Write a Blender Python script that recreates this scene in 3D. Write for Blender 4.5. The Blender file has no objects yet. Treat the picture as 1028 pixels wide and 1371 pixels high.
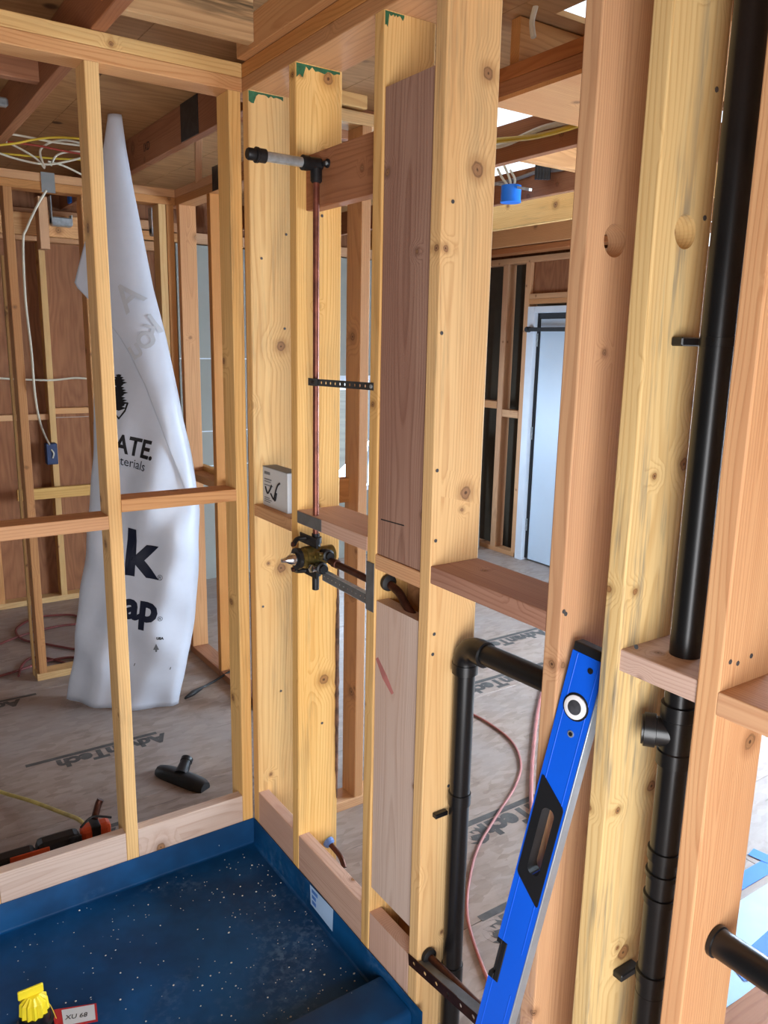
import bpy, bmesh, math, random
from mathutils import Vector, Matrix
random.seed(7)
SC = bpy.context.scene
COL = SC.collection
PI = math.pi

# ------------------------------------------------------------------ camera
YAW, PITCH, ROLL = math.radians(55.6726), math.radians(-12.0127), math.radians(1.1235)
FPX, CX, CY = 1060.39, 514.0, 685.5
CAM = Vector((-1.04643, -2.30159, 1.73161))
_f = Vector((math.cos(YAW)*math.cos(PITCH), math.sin(YAW)*math.cos(PITCH), math.sin(PITCH)))
_r = Vector((math.sin(YAW), -math.cos(YAW), 0.0))
_u = _r.cross(_f)
RIGHT = _r*math.cos(ROLL) + _u*math.sin(ROLL)
UP = -_r*math.sin(ROLL) + _u*math.cos(ROLL)
cd = bpy.data.cameras.new('camera')
cd.sensor_fit = 'VERTICAL'; cd.sensor_height = 36.0; cd.lens = FPX/1371.0*36.0
cd.clip_start = 0.02; cd.clip_end = 200
cam = bpy.data.objects.new('camera', cd); COL.objects.link(cam)
m = Matrix.Identity(4)
for i in range(3):
    m[i][0] = RIGHT[i]; m[i][1] = UP[i]; m[i][2] = -_f[i]; m[i][3] = CAM[i]
cam.matrix_world = m
SC.camera = cam

# ------------------------------------------------------------------ world, sun, lights, exposure
SC.view_settings.view_transform = 'Standard'
SC.view_settings.look = 'None'
SC.view_settings.gamma = 1.0
SC.view_settings.use_curve_mapping = False
SC.view_settings.exposure = 0.40
W = bpy.data.worlds.new('sky'); SC.world = W; W.use_nodes = True
bg = W.node_tree.nodes['Background']
bg.inputs[0].default_value = (0.80, 0.90, 1.0, 1); bg.inputs[1].default_value = 1.35

def area(name, loc, aim, sx, sy, power, col):
    l = bpy.data.lights.new(name, 'AREA'); l.shape = 'RECTANGLE'; l.size = sx; l.size_y = sy
    l.energy = power; l.color = col
    o = bpy.data.objects.new(name, l); COL.objects.link(o); o.location = loc
    o.rotation_euler = (Vector(aim)-Vector(loc)).to_track_quat('-Z', 'Y').to_euler()
    return o
# daylight through an unseen wall opening added for it, behind the photographer
area('opening_daylight', (-1.20, -3.04, 0.90), (-0.05, -0.9, 1.1), 1.2, 1.6, 58, (0.97, 0.975, 1.0))
area('back_window_daylight', (2.265, 3.06, 1.02), (2.6, 1.0, 0.6), 0.45, 0.8, 26, (0.62, 0.80, 1.0))
# daylight through the window of the far room
area('window_daylight', (3.40, -0.9, 1.35), (1.6, 0.3, 0.4), 1.7, 1.3, 200, (0.66, 0.83, 1.0))

# ------------------------------------------------------------------ helpers
def at(px, py, ax, val):
    """pixel of the 1028x1371 photograph -> point on the plane coordinate[ax] == val"""
    d = RIGHT*((px-CX)/FPX) - UP*((py-CY)/FPX) + _f
    t = (val-CAM[ax])/d[ax]
    return CAM + d*t
def atp(px, py, p0, n):
    d = RIGHT*((px-CX)/FPX) - UP*((py-CY)/FPX) + _f
    n = Vector(n); t = (Vector(p0)-CAM).dot(n)/d.dot(n)
    return CAM + d*t

def tag(o, label=None, cat=None, group=None, kind=None):
    if label: o['label'] = label
    if cat: o['category'] = cat
    if group: o['group'] = group
    if kind: o['kind'] = kind
    return o
def thing(name, label, cat, loc=(0, 0, 0), group=None, kind=None):
    o = bpy.data.objects.new(name, None); COL.objects.link(o); o.location = loc
    o.empty_display_size = 0.05
    return tag(o, label, cat, group, kind)
def put(name, me, mat=None, parent=None, mw=None):
    o = bpy.data.objects.new(name, me); COL.objects.link(o)
    if mat is not None and len(me.materials) == 0: me.materials.append(mat)
    if mw is not None: o.matrix_world = mw
    if parent is not None:
        o.parent = parent
        pm = PARENT_MW.get(parent.name, Matrix.Translation(parent.location))
        o.matrix_parent_inverse = pm.inverted()
    PARENT_MW[o.name] = (mw.copy() if mw is not None else Matrix.Identity(4))
    if parent is not None and mw is None: PARENT_MW[o.name] = Matrix.Identity(4)
    return o
PARENT_MW = {}

def bm_mesh(bm, name='mesh', smooth=False, angle=None):
    me = bpy.data.meshes.new(name); bm.to_mesh(me); bm.free()
    if smooth or angle:
        me.polygons.foreach_set('use_smooth', [True]*len(me.polygons))
        if angle:
            try: me.set_sharp_from_angle(angle=math.radians(angle))
            except Exception: pass
    return me

def box_bm(bm, lo, hi, bev=0.0, seg=1, mw=None):
    r = bmesh.ops.create_cube(bm, size=1.0); vs = r['verts']
    c = [(a+b)/2 for a, b in zip(lo, hi)]; s = [abs(b-a) for a, b in zip(lo, hi)]
    for v in vs:
        v.co = Vector((c[0]+v.co.x*s[0], c[1]+v.co.y*s[1], c[2]+v.co.z*s[2]))
    if bev > 0:
        es = {e for v in vs for e in v.link_edges}
        rr = bmesh.ops.bevel(bm, geom=list(es), offset=bev, segments=seg, profile=0.5, affect='EDGES', clamp_overlap=True)
        vs = list({v for f in rr['faces'] for v in f.verts} | {v for v in vs if v.is_valid})
    if mw is not None:
        for v in vs: v.co = mw @ v.co
def box(name, lo, hi, mat, parent=None, bev=0.0, seg=1):
    bm = bmesh.new(); box_bm(bm, lo, hi, bev, seg)
    c = Vector([(a+b)/2 for a, b in zip(lo, hi)])
    for v in bm.verts: v.co -= c
    return put(name, bm_mesh(bm, name), mat, parent, Matrix.Translation(c))

def frame(x, y):
    """matrix with local X along x, local Y close to y"""
    x = Vector(x).normalized(); z = x.cross(Vector(y)).normalized(); y = z.cross(x)
    return Matrix((x, y, z)).transposed()

LM = {}
def lumber_mesh(L, w, t, bev, wob, seed):
    key = (round(L, 3), round(w, 4), round(t, 4), bev, wob, seed)
    if key in LM: return LM[key]
    bm = bmesh.new(); b = bev; a, c = w/2, t/2
    # rounded cross-section, swept in steps so an edge can waver a little
    prof = []
    for sy, sz in ((1, 1), (-1, 1), (-1, -1), (1, -1)):
        p = [(sy*a, sz*(c-b)), (sy*(a-b*.29), sz*(c-b*.29)), (sy*(a-b), sz*c)]
        if sy*sz < 0: p = p[::-1]
        prof += p
    n = max(1, int(L/0.25)) if wob > 0 else 1
    rg = random.Random(seed)
    rings = []
    ph = [rg.uniform(0, 6.3) for _ in range(4)]
    for i in range(n+1):
        x = -L/2 + L*i/n
        oy = wob*math.sin(x*2.1+ph[0]); oz = wob*math.sin(x*1.7+ph[1])
        k = [1+0.25*wob/0.0015*math.sin(x*(5+q)+ph[q % 4])*0.02 for q in range(12)]
        rings.append([bm.verts.new((x, y*k[q]+oy, z*k[q]+oz)) for q, (y, z) in enumerate(prof)])
    for i in range(n):
        for q in range(12):
            bm.faces.new((rings[i][q], rings[i][(q+1) % 12], rings[i+1][(q+1) % 12], rings[i+1][q]))
    bm.faces.new(rings[0][::-1]); bm.faces.new(rings[-1])
    bmesh.ops.recalc_face_normals(bm, faces=bm.faces)
    me = bm_mesh(bm, 'lumber'); LM[key] = me
    return me
SEED = [0]
def lumber(name, lo, hi, mat, parent=None, axis=None, bev=0.0025, wob=0.0, label=None, share=False):
    lo = Vector(lo); hi = Vector(hi); s = hi-lo
    ax = axis if axis is not None else max(range(3), key=lambda i: s[i])
    o2 = [i for i in range(3) if i != ax]; wd = max(o2, key=lambda i: s[i]); th = [i for i in o2 if i != wd][0]
    X = [0, 0, 0]; X[ax] = 1; Y = [0, 0, 0]; Y[wd] = 1
    SEED[0] += 1
    me = lumber_mesh(s[ax], s[wd], s[th], bev, wob, SEED[0] if wob else 0)
    if len(me.materials) and me.materials[0] != mat: me = me.copy(); me.materials.clear()
    mw = Matrix.Translation((lo+hi)/2) @ frame(X, Y).to_4x4()
    o = put(name, me, mat, parent, mw)
    if label: o['label'] = label
    return o
def beam(name, a, b, w, t, wide, mat, parent=None, bev=0.0025, label=None):
    a = Vector(a); b = Vector(b)
    me = lumber_mesh((b-a).length, w, t, bev, 0, 0)
    if len(me.materials) and me.materials[0] != mat: me = me.copy(); me.materials.clear()
    o = put(name, me, mat, parent, Matrix.Translation((a+b)/2) @ frame(b-a, wide).to_4x4())
    if label: o['label'] = label
    return o

def smooth_path(pts, n=8):
    P = [Vector(p) for p in pts]
    if len(P) < 3: return P
    out = []
    for i in range(len(P)-1):
        p0 = P[max(i-1, 0)]; p1 = P[i]; p2 = P[i+1]; p3 = P[min(i+2, len(P)-1)]
        for k in range(n):
            t = k/n
            out.append(0.5*((2*p1)+(p2-p0)*t+(2*p0-5*p1+4*p2-p3)*t*t+(3*p1-p0-3*p2+p3)*t**3))
    out.append(P[-1]); return out
def tube_bm(bm, pts, r, seg=12, cap=True):
    P = [Vector(p) for p in pts]; rs = r if isinstance(r, (list, tuple)) else [r]*len(P)
    T = [(P[min(i+1, len(P)-1)]-P[max(i-1, 0)]).normalized() for i in range(len(P))]
    ref = Vector((0, 0, 1)) if abs(T[0].z) < 0.9 else Vector((1, 0, 0))
    u = T[0].cross(ref).normalized(); rings = []
    for i, p in enumerate(P):
        u = (u - T[i]*u.dot(T[i])).normalized(); v = T[i].cross(u)
        rings.append([bm.verts.new(p+(u*math.cos(2*PI*k/seg)+v*math.sin(2*PI*k/seg))*rs[i]) for k in range(seg)])
    for a, b in zip(rings, rings[1:]):
        for k in range(seg): bm.faces.new((a[k], a[(k+1) % seg], b[(k+1) % seg], b[k]))
    if cap:
        bm.faces.new(rings[0][::-1]); bm.faces.new(rings[-1])
def tube(name, pts, r, mat, parent=None, seg=12, smooth=0, label=None):
    P = smooth_path(pts, smooth) if smooth else [Vector(p) for p in pts]
    bm = bmesh.new(); c = P[0].copy()
    tube_bm(bm, [p-c for p in P], r, seg)
    bmesh.ops.recalc_face_normals(bm, faces=bm.faces)
    o = put(name, bm_mesh(bm, name, angle=40), mat, parent, Matrix.Translation(c))
    if label: o['label'] = label
    return o
def lathe(name, prof, base, axis, mat, parent=None, seg=24, label=None):
    """prof: list of (distance along axis, radius)"""
    bm = bmesh.new(); z = Vector(axis).normalized()
    tube_bm(bm, [z*p[0] for p in prof], [max(p[1], 0.0003) for p in prof], seg)
    # straight axis: neighbours that share a distance still need a direction
    bmesh.ops.recalc_face_normals(bm, faces=bm.faces)
    o = put(name, bm_mesh(bm, name, angle=35), mat, parent, Matrix.Translation(Vector(base)))
    if label: o['label'] = label
    return o
def lathe2(name, prof, base, axis, mat, parent=None, seg=24, label=None):
    bm = bmesh.new(); z = Vector(axis).normalized()
    ref = Vector((0, 0, 1)) if abs(z.z) < 0.9 else Vector((1, 0, 0))
    u = z.cross(ref).normalized(); v = z.cross(u); rings = []
    for d, r in prof:
        rings.append([bm.verts.new(z*d+(u*math.cos(2*PI*k/seg)+v*math.sin(2*PI*k/seg))*max(r, .0003)) for k in range(seg)])
    for a, b in zip(rings, rings[1:]):
        for k in range(seg): bm.faces.new((a[k], a[(k+1) % seg], b[(k+1) % seg], b[k]))
    bm.faces.new(rings[0][::-1]); bm.faces.new(rings[-1])
    bmesh.ops.recalc_face_normals(bm, faces=bm.faces)
    o = put(name, bm_mesh(bm, name, angle=35), mat, parent, Matrix.Translation(Vector(base)))
    if label: o['label'] = label
    return o
def poly(name, pts, mat, parent=None, thick=0.001, nrm=None):
    """flat outline with a real thickness; pts are 3-D points of one plane"""
    P = [Vector(p) for p in pts]; c = sum(P, Vector())/len(P)
    n = Vector(nrm).normalized() if nrm is not None else (P[1]-P[0]).cross(P[2]-P[0]).normalized()
    bm = bmesh.new()
    a = [bm.verts.new(p-c) for p in P]; b = [bm.verts.new(p-c+n*thick) for p in P]
    bm.faces.new(a); bm.faces.new(b[::-1])
    for i in range(len(P)):
        j = (i+1) % len(P); bm.faces.new((a[i], a[j], b[j], b[i]))
    bmesh.ops.recalc_face_normals(bm, faces=bm.faces)
    return put(name, bm_mesh(bm, name), mat, parent, Matrix.Translation(c))
def text_mesh(s, size, extrude=0.0, bold=0.0, align='CENTER'):
    cu = bpy.data.curves.new('lettering', 'FONT'); cu.body = s; cu.size = size; cu.align_x = align; cu.align_y = 'CENTER'
    cu.extrude = extrude; cu.offset = bold; cu.resolution_u = 3
    o = bpy.data.objects.new('lettering_curve', cu); COL.objects.link(o)
    dg = bpy.context.evaluated_depsgraph_get()
    me = bpy.data.meshes.new_from_object(o.evaluated_get(dg))
    bpy.data.objects.remove(o); bpy.data.curves.remove(cu)
    return me
def text(name, s, size, loc, xdir, ydir, mat, parent, bold=0.0, extrude=0.0004, align='CENTER'):
    me = text_mesh(s, size, extrude, bold, align); me.materials.clear()
    return put(name, me, mat, parent, Matrix.Translation(Vector(loc)) @ frame(xdir, ydir).to_4x4())
def carve(o, cutters):
    """boolean holes, baked into the mesh"""
    for c in cutters:
        md = o.modifiers.new('cut', 'BOOLEAN'); md.operation = 'DIFFERENCE'; md.object = c; md.solver = 'EXACT'
    bpy.context.view_layer.update()
    dg = bpy.context.evaluated_depsgraph_get()
    me = bpy.data.meshes.new_from_object(o.evaluated_get(dg))
    o.modifiers.clear(); o.data = me
    for c in cutters: bpy.data.objects.remove(c)
def cutter(base, axis, L, r, seg=28):
    z = Vector(axis).normalized(); bm = bmesh.new()
    tube_bm(bm, [z*(-L), z*L], r, seg); bmesh.ops.recalc_face_normals(bm, faces=bm.faces)
    return put('hole_cutter', bm_mesh(bm, 'hole_cutter'), None, None, Matrix.Translation(Vector(base)))

# ------------------------------------------------------------------ materials
def lin(r, g, b):
    f = lambda c: (c/255/12.92) if c/255 <= 0.04045 else ((c/255+0.055)/1.055)**2.4
    return (f(r), f(g), f(b), 1)
class NT:
    def __init__(s, name):
        s.m = bpy.data.materials.new(name); s.m.use_nodes = True
        s.t = s.m.node_tree; s.b = s.t.nodes['Principled BSDF']
    def n(s, typ, **kw):
        nd = s.t.nodes.new(typ)
        for k, v in kw.items(): setattr(nd, k, v)
        return nd
    def link(s, a, b): s.t.links.new(a, b)
    def inp(s, sock, v):
        if hasattr(v, 'is_linked') or isinstance(v, bpy.types.NodeSocket): s.link(v, sock)
        else: sock.default_value = v
    def math(s, op, a, b=0.0, c=0.0, clamp=False):
        nd = s.n('ShaderNodeMath', operation=op, use_clamp=clamp)
        s.inp(nd.inputs[0], a); s.inp(nd.inputs[1], b)
        if op in ('MULTIPLY_ADD', 'SMOOTH_MIN'): s.inp(nd.inputs[2], c)
        return nd.outputs[0]
    def vmul(s, v, k):
        nd = s.n('ShaderNodeVectorMath', operation='MULTIPLY'); s.inp(nd.inputs[0], v); nd.inputs[1].default_value = k
        return nd.outputs[0]
    def noise(s, vec, scale=1.0, detail=2.0, rough=0.5):
        nd = s.n('ShaderNodeTexNoise'); s.inp(nd.inputs['Vector'], vec)
        nd.inputs['Scale'].default_value = scale; nd.inputs['Detail'].default_value = detail
        nd.inputs['Roughness'].default_value = rough
        return nd.outputs['Fac']
    def step(s, v, a, b):
        nd = s.n('ShaderNodeMapRange', interpolation_type='SMOOTHSTEP'); s.inp(nd.inputs['Value'], v)
        nd.inputs['From Min'].default_value = a; nd.inputs['From Max'].default_value = b
        return nd.outputs[0]
    def mix(s, f, a, b):
        nd = s.n('ShaderNodeMix', data_type='RGBA'); s.inp(nd.inputs[0], f); s.inp(nd.inputs[6], a); s.inp(nd.inputs[7], b)
        return nd.outputs[2]
    def coord(s, kind='Object'):
        return s.n('ShaderNodeTexCoord').outputs[kind]

def plain(name, col, rough=0.5, metal=0.0, spec=0.5, var=0.0, scale=8.0, bump=0.0, emit=None):
    t = NT(name); b = t.b
    if var > 0:
        nz = t.noise(t.coord(), scale, 4.0, 0.6)
        f = t.step(nz, 0.3, 0.7)
        lo = tuple(c*(1-var) for c in col[:3])+(1,); hi = tuple(min(1, c*(1+var)) for c in col[:3])+(1,)
        t.link(t.mix(f, lo, hi), b.inputs['Base Color'])
        if bump > 0:
            bp = t.n('ShaderNodeBump'); bp.inputs['Strength'].default_value = bump; bp.inputs['Distance'].default_value = 0.003
            t.link(nz, bp.inputs['Height']); t.link(bp.outputs[0], b.inputs['Normal'])
    else: b.inputs['Base Color'].default_value = col
    b.inputs['Roughness'].default_value = rough; b.inputs['Metallic'].default_value = metal
    b.inputs['Specular IOR Level'].default_value = spec
    return t.m

def wood(name, light, dark, tint, rings=130.0, knot=0.5, stain=0.0, contrast=1.0, tintamt=0.5, rough=0.62, staincol=None):
    t = NT(name); b = t.b
    oc = t.coord(); rnd = t.n('ShaderNodeObjectInfo').outputs['Random']
    sep = t.n('ShaderNodeSeparateXYZ'); t.link(oc, sep.inputs[0])
    fr = lambda k: t.math('FRACT', t.math('MULTIPLY', rnd, k))
    x = t.math('ADD', sep.outputs[0], t.math('MULTIPLY', rnd, 53.0)); y, z = sep.outputs[1], sep.outputs[2]
    cb = t.n('ShaderNodeCombineXYZ'); t.inp(cb.inputs[0], x); t.inp(cb.inputs[1], y); t.inp(cb.inputs[2], z); P = cb.outputs[0]
    warp = t.math('MULTIPLY', t.math('SUBTRACT', t.noise(t.vmul(P, (0.7, 5, 5)), 1.6, 2.0), 0.5), 0.055)
    py = t.math('ADD', y, t.math('MULTIPLY', t.math('SUBTRACT', fr(17.31), 0.5), 0.12))
    pz = t.math('ADD', z, t.math('ADD', t.math('MULTIPLY', fr(29.17), 0.07), 0.015))
    r = t.math('SQRT', t.math('ADD', t.math('MULTIPLY', py, py), t.math('MULTIPLY', pz, pz)))
    # knots
    k2 = t.n('ShaderNodeCombineXYZ'); t.inp(k2.inputs[0], x); t.inp(k2.inputs[1], t.math('ADD', y, t.math('MULTIPLY', z, 0.9)))
    vo = t.n('ShaderNodeTexVoronoi', voronoi_dimensions='2D', feature='F1'); t.link(k2.outputs[0], vo.inputs['Vector'])
    vo.inputs['Scale'].default_value = 5.5; vo.inputs['Randomness'].default_value = 1.0
    vs = t.n('ShaderNodeSeparateColor'); t.link(vo.outputs['Color'], vs.inputs[0])
    off = t.math('MULTIPLY', t.math('LESS_THAN', vs.outputs[0], 1.0-knot), 10.0)
    wob = t.math('MULTIPLY', t.math('SUBTRACT', t.noise(P, 60, 2), 0.5), 0.05)
    kd = t.math('ADD', t.math('ADD', vo.outputs['Distance'], wob), off)
    kd = t.math('MULTIPLY', kd, t.math('ADD', 0.70, t.math('MULTIPLY', vs.outputs[1], 1.6)))
    fall = t.math('SUBTRACT', 1.0, t.step(kd, 0.03, 0.36))
    r2 = t.math('ADD', t.math('ADD', r, warp), t.math('MULTIPLY', fall, 0.020))
    ring = t.math('FRACT', t.math('MULTIPLY', r2, rings))
    rp = t.n('ShaderNodeValToRGB'); t.link(ring, rp.inputs[0]); e = rp.color_ramp.elements
    e[0].position = 0.0; e[0].color = (0, 0, 0, 1); e[1].position = 1.0; e[1].color = (0.05, 0.05, 0.05, 1)
    q = e.new(0.5); q.color = (0.12, 0.12, 0.12, 1); q = e.new(0.86); q.color = (1, 1, 1, 1)
    fib = t.noise(t.vmul(P, (7, 240, 240)), 1.0, 2.0)
    streak = t.noise(t.vmul(P, (1.2, 45, 45)), 1.0, 2.0)
    tone = t.noise(t.vmul(P, (0.9, 4, 4)), 1.5, 2.0)
    amp = t.math('MULTIPLY', t.math('ADD', 0.22, t.math('MULTIPLY', tone, 0.5)), contrast)
    f = t.math('ADD', t.math('MULTIPLY', rp.outputs[0], amp), t.math('MULTIPLY', t.math('SUBTRACT', fib, 0.42), 0.55*contrast))
    f = t.math('ADD', f, t.math('MULTIPLY', t.math('SUBTRACT', streak, 0.5), 0.55*contrast), clamp=True)
    c = t.mix(f, light, dark)
    c = t.mix(t.math('MULTIPLY', t.step(tone, 0.40, 0.66), tintamt), c, tint)
    if stain > 0:
        sn = t.noise(t.vmul(P, (2.0, 26, 26)), 1.0, 4.0, 0.7); sm = t.noise(t.vmul(P, (1.5, 9, 9)), 1.0, 3.0)
        sf = t.math('MULTIPLY', t.math('MULTIPLY', t.step(sn, 0.48, 0.66), t.step(sm, 0.42, 0.62)), stain)
        c = t.mix(sf, c, staincol or (0.10, 0.085, 0.06, 1))
    halo = t.math('MULTIPLY', t.math('SUBTRACT', 1.0, t.step(kd, 0.06, 0.17)), 0.55)
    c = t.mix(halo, c, tuple(d*0.72 for d in dark[:3])+(1,))
    core = t.math('SUBTRACT', 1.0, t.step(kd, 0.052, 0.070))
    krings = t.math('FRACT', t.math('MULTIPLY', kd, 70.0))
    kc = t.mix(t.math('MULTIPLY', krings, t.noise(P, 90, 2)), (0.27, 0.125, 0.05, 1), (0.44, 0.24, 0.11, 1))
    kc = t.mix(t.math('MULTIPLY', t.step(kd, 0.036, 0.058), t.noise(P, 40, 2)), kc, (0.09, 0.035, 0.014, 1))
    kc = t.mix(t.step(kd, 0.018, 0.010), kc, (0.06, 0.022, 0.010, 1))
    c = t.mix(t.math('MULTIPLY', core, 0.9), c, kc)
    hv = t.n('ShaderNodeHueSaturation'); t.link(c, hv.inputs['Color'])
    t.inp(hv.inputs['Value'], t.math('ADD', 0.90, t.math('MULTIPLY', fr(7.7), 0.18)))
    t.inp(hv.inputs['Saturation'], t.math('ADD', 0.92, t.math('MULTIPLY', fr(3.3), 0.16)))
    t.link(hv.outputs[0], b.inputs['Base Color'])
    b.inputs['Roughness'].default_value = rough; b.inputs['Specular IOR Level'].default_value = 0.3
    bp = t.n('ShaderNodeBump'); bp.inputs['Strength'].default_value = 0.25; bp.inputs['Distance'].default_value = 0.0012
    t.link(f, bp.inputs['Height']); t.link(bp.outputs[0], b.inputs['Normal'])
    return t.m

M = {}
M['pine'] = wood('pine_framing', lin(228, 188, 128), lin(190, 136, 78), lin(220, 170, 106), stain=0.3, knot=0.40, contrast=1.15)
M['pine_stain'] = wood('pine_blue_stained', lin(226, 196, 142), lin(184, 142, 88), lin(214, 176, 120), stain=0.8, knot=0.55, staincol=lin(120, 116, 104))
M['fir'] = wood('fir_framing', lin(210, 162, 116), lin(170, 112, 70), lin(198, 144, 102), rings=170, knot=0.40, contrast=1.05)
M['fir_orange'] = wood('fir_orange', lin(206, 154, 104), lin(164, 108, 66), lin(192, 136, 90), rings=150, knot=0.4)
M['dark_pine'] = wood('darker_pine', lin(206, 164, 104), lin(168, 120, 66), lin(196, 148, 90), knot=0.35)  # darker pine tone, used only in the left room
M['rust'] = wood('fir_rust', lin(196, 140, 88), lin(152, 98, 54), lin(182, 122, 74), rings=150, knot=0.3)
M['pink'] = wood('fir_pinkish', lin(202, 170, 152), lin(156, 116, 98), lin(190, 152, 134), rings=170, knot=0.3, contrast=0.8)
M['pale'] = wood('pale_weathered_fir', lin(214, 190, 174), lin(178, 142, 122), lin(206, 172, 152), rings=150, knot=0.3, contrast=0.9)
M['red'] = wood('redwood_weathered', lin(172, 134, 114), lin(122, 82, 66), lin(146, 100, 82), rings=150, knot=0.25, contrast=1.1)
M['brown'] = wood('fir_brown', lin(168, 112, 74), lin(118, 68, 38), lin(150, 92, 58), rings=160, knot=0.3, contrast=0.9)
M['mold'] = wood('weathered_block', lin(206, 168, 122), lin(150, 108, 68), lin(186, 142, 98), stain=1.0, knot=0.3, staincol=lin(74, 66, 50))
def plywood(name, light, dark, scale=1.0, st=(0.8, 4.5, 4.5), fb=(4, 90, 90)):
    t = NT(name); b = t.b; oc = t.coord(); rnd = t.n('ShaderNodeObjectInfo').outputs['Random']
    cb = t.n('ShaderNodeVectorMath', operation='ADD'); t.link(oc, cb.inputs[0])
    r3 = t.n('ShaderNodeCombineXYZ'); t.inp(r3.inputs[0], t.math('MULTIPLY', rnd, 31.0)); t.link(r3.outputs[0], cb.inputs[1])
    P = cb.outputs[0]
    nz = t.noise(t.vmul(P, tuple(q*scale for q in st)), 1.0, 3.0)
    band = t.math('FRACT', t.math('MULTIPLY', nz, 16.0))
    tri = t.math('ABSOLUTE', t.math('SUBTRACT', band, 0.5))
    fib = t.noise(t.vmul(P, fb), 1.0, 3.0)
    f = t.math('ADD', t.math('MULTIPLY', tri, 0.9), t.math('MULTIPLY', t.math('SUBTRACT', fib, 0.45), 0.7), clamp=True)
    c = t.mix(f, light, dark)
    vo = t.n('ShaderNodeTexVoronoi', feature='F1'); t.link(P, vo.inputs['Vector']); vo.inputs['Scale'].default_value = 3.2
    kn = t.math('SUBTRACT', 1.0, t.step(vo.outputs['Distance'], 0.06, 0.11))
    c = t.mix(t.math('MULTIPLY', kn, 0.85), c, (0.05, 0.02, 0.01, 1))
    t.link(c, b.inputs['Base Color']); b.inputs['Roughness'].default_value = 0.75; b.inputs['Specular IOR Level'].default_value = 0.2
    return t.m
M['ply_red'] = plywood('plywood_wall_sheathing', lin(152, 102, 70), lin(110, 66, 44), 1.0, (4.5, 4.5, 0.8), (90, 90, 4))
M['ply_roof'] = plywood('plywood_roof_deck', lin(178, 134, 88), lin(132, 90, 54), 0.8)

def osb(name):
    t = NT(name); b = t.b; oc = t.coord(); rnd = t.n('ShaderNodeObjectInfo').outputs['Random']
    vo = t.n('ShaderNodeTexVoronoi', feature='F1'); t.link(t.vmul(oc, (18, 46, 46)), vo.inputs['Vector']); vo.inputs['Scale'].default_value = 1.0
    sp = t.n('ShaderNodeSeparateColor'); t.link(vo.outputs['Color'], sp.inputs[0])
    nz = t.noise(t.vmul(oc, (10, 40, 40)), 1.0, 4.0, 0.65); big = t.noise(oc, 1.6, 4.0, 0.6)
    f = t.math('ADD', t.math('MULTIPLY', sp.outputs[0], 0.35), t.math('MULTIPLY', nz, 0.65))
    c = t.mix(f, lin(112, 92, 80), lin(178, 160, 148))
    c = t.mix(t.math('MULTIPLY', t.step(big, 0.40, 0.68), 0.55), c, lin(152, 144, 142))
    dirt = t.step(t.noise(oc, 5.0, 6.0, 0.7), 0.56, 0.70)
    c = t.mix(t.math('MULTIPLY', dirt, 0.35), c, lin(92, 72, 60))
    scuff = t.step(t.noise(t.vmul(oc, (3, 60, 1)), 1.0, 3.0), 0.66, 0.72)
    c = t.mix(t.math('MULTIPLY', scuff, 0.5), c, lin(70, 56, 48))
    t.link(c, b.inputs['Base Color'])
    t.link(t.math('ADD', 0.36, t.math('MULTIPLY', nz, 0.3)), b.inputs['Roughness'])
    bp = t.n('ShaderNodeBump'); bp.inputs['Strength'].default_value = 0.25; bp.inputs['Distance'].default_value = 0.0015
    t.link(f, bp.inputs['Height']); t.link(bp.outputs[0], b.inputs['Normal'])
    return t.m
M['osb'] = osb('oriented_strand_subfloor')
def liner(name):
    t = NT(name); b = t.b; oc = t.coord()
    big = t.noise(oc, 3.0, 4.0, 0.6); f = t.step(big, 0.35, 0.7)
    c = t.mix(f, lin(2, 52, 92), lin(6, 76, 128))
    dust = t.math('MULTIPLY', t.step(t.noise(oc, 2.2, 5.0, 0.65), 0.50, 0.74), t.step(t.noise(oc, 46, 4.0, 0.7), 0.44, 0.66))
    c = t.mix(t.math('MULTIPLY', dust, 0.42), c, lin(120, 150, 180))
    vo = t.n('ShaderNodeTexVoronoi', feature='F1'); t.link(oc, vo.inputs['Vector']); vo.inputs['Scale'].default_value = 60
    sc = t.n('ShaderNodeSeparateColor'); t.link(vo.outputs['Color'], sc.inputs[0])
    sp = t.math('MULTIPLY', t.math('LESS_THAN', vo.outputs['Distance'], 0.085), t.math('GREATER_THAN', sc.outputs[0], 0.90))
    c = t.mix(sp, c, lin(190, 205, 215))
    t.link(c, b.inputs['Base Color'])
    t.link(t.math('ADD', 0.50, t.math('MULTIPLY', dust, 0.4)), b.inputs['Roughness']); b.inputs['Specular IOR Level'].default_value = 0.28
    bp = t.n('ShaderNodeBump'); bp.inputs['Strength'].default_value = 0.12; bp.inputs['Distance'].default_value = 0.002
    t.link(t.noise(oc, 30, 4), bp.inputs['Height']); t.link(bp.outputs[0], b.inputs['Normal'])
    return t.m
M['liner'] = liner('blue_pan_liner')
M['abs'] = plain('black_abs_plastic', lin(17, 18, 20), 0.32, var=0.15, scale=20)
M['rubber'] = plain('black_rubber', lin(20, 20, 21), 0.6, var=0.1)
M['copper'] = plain('tarnished_copper', lin(122, 70, 56), 0.40, 0.6, var=0.35, scale=25)
M['copper_dark'] = plain('dark_copper', lin(86, 54, 44), 0.42, 0.8, var=0.3, scale=25)
M['steel'] = plain('galvanised_steel', lin(176, 184, 188), 0.34, 0.6, var=0.2, scale=40)
M['steel_dark'] = plain('dark_steel', lin(64, 66, 68), 0.45, 0.7, var=0.25, scale=30)
M['plate'] = plain('nail_plate_steel', lin(112, 114, 116), 0.5, 0.55, var=0.15, scale=20)
M['brass'] = plain('brass_casting', lin(128, 112, 62), 0.34, 0.85, var=0.3, scale=40)
M['chrome'] = plain('chrome', lin(214, 218, 222), 0.15, 1.0, var=0.05)
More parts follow.
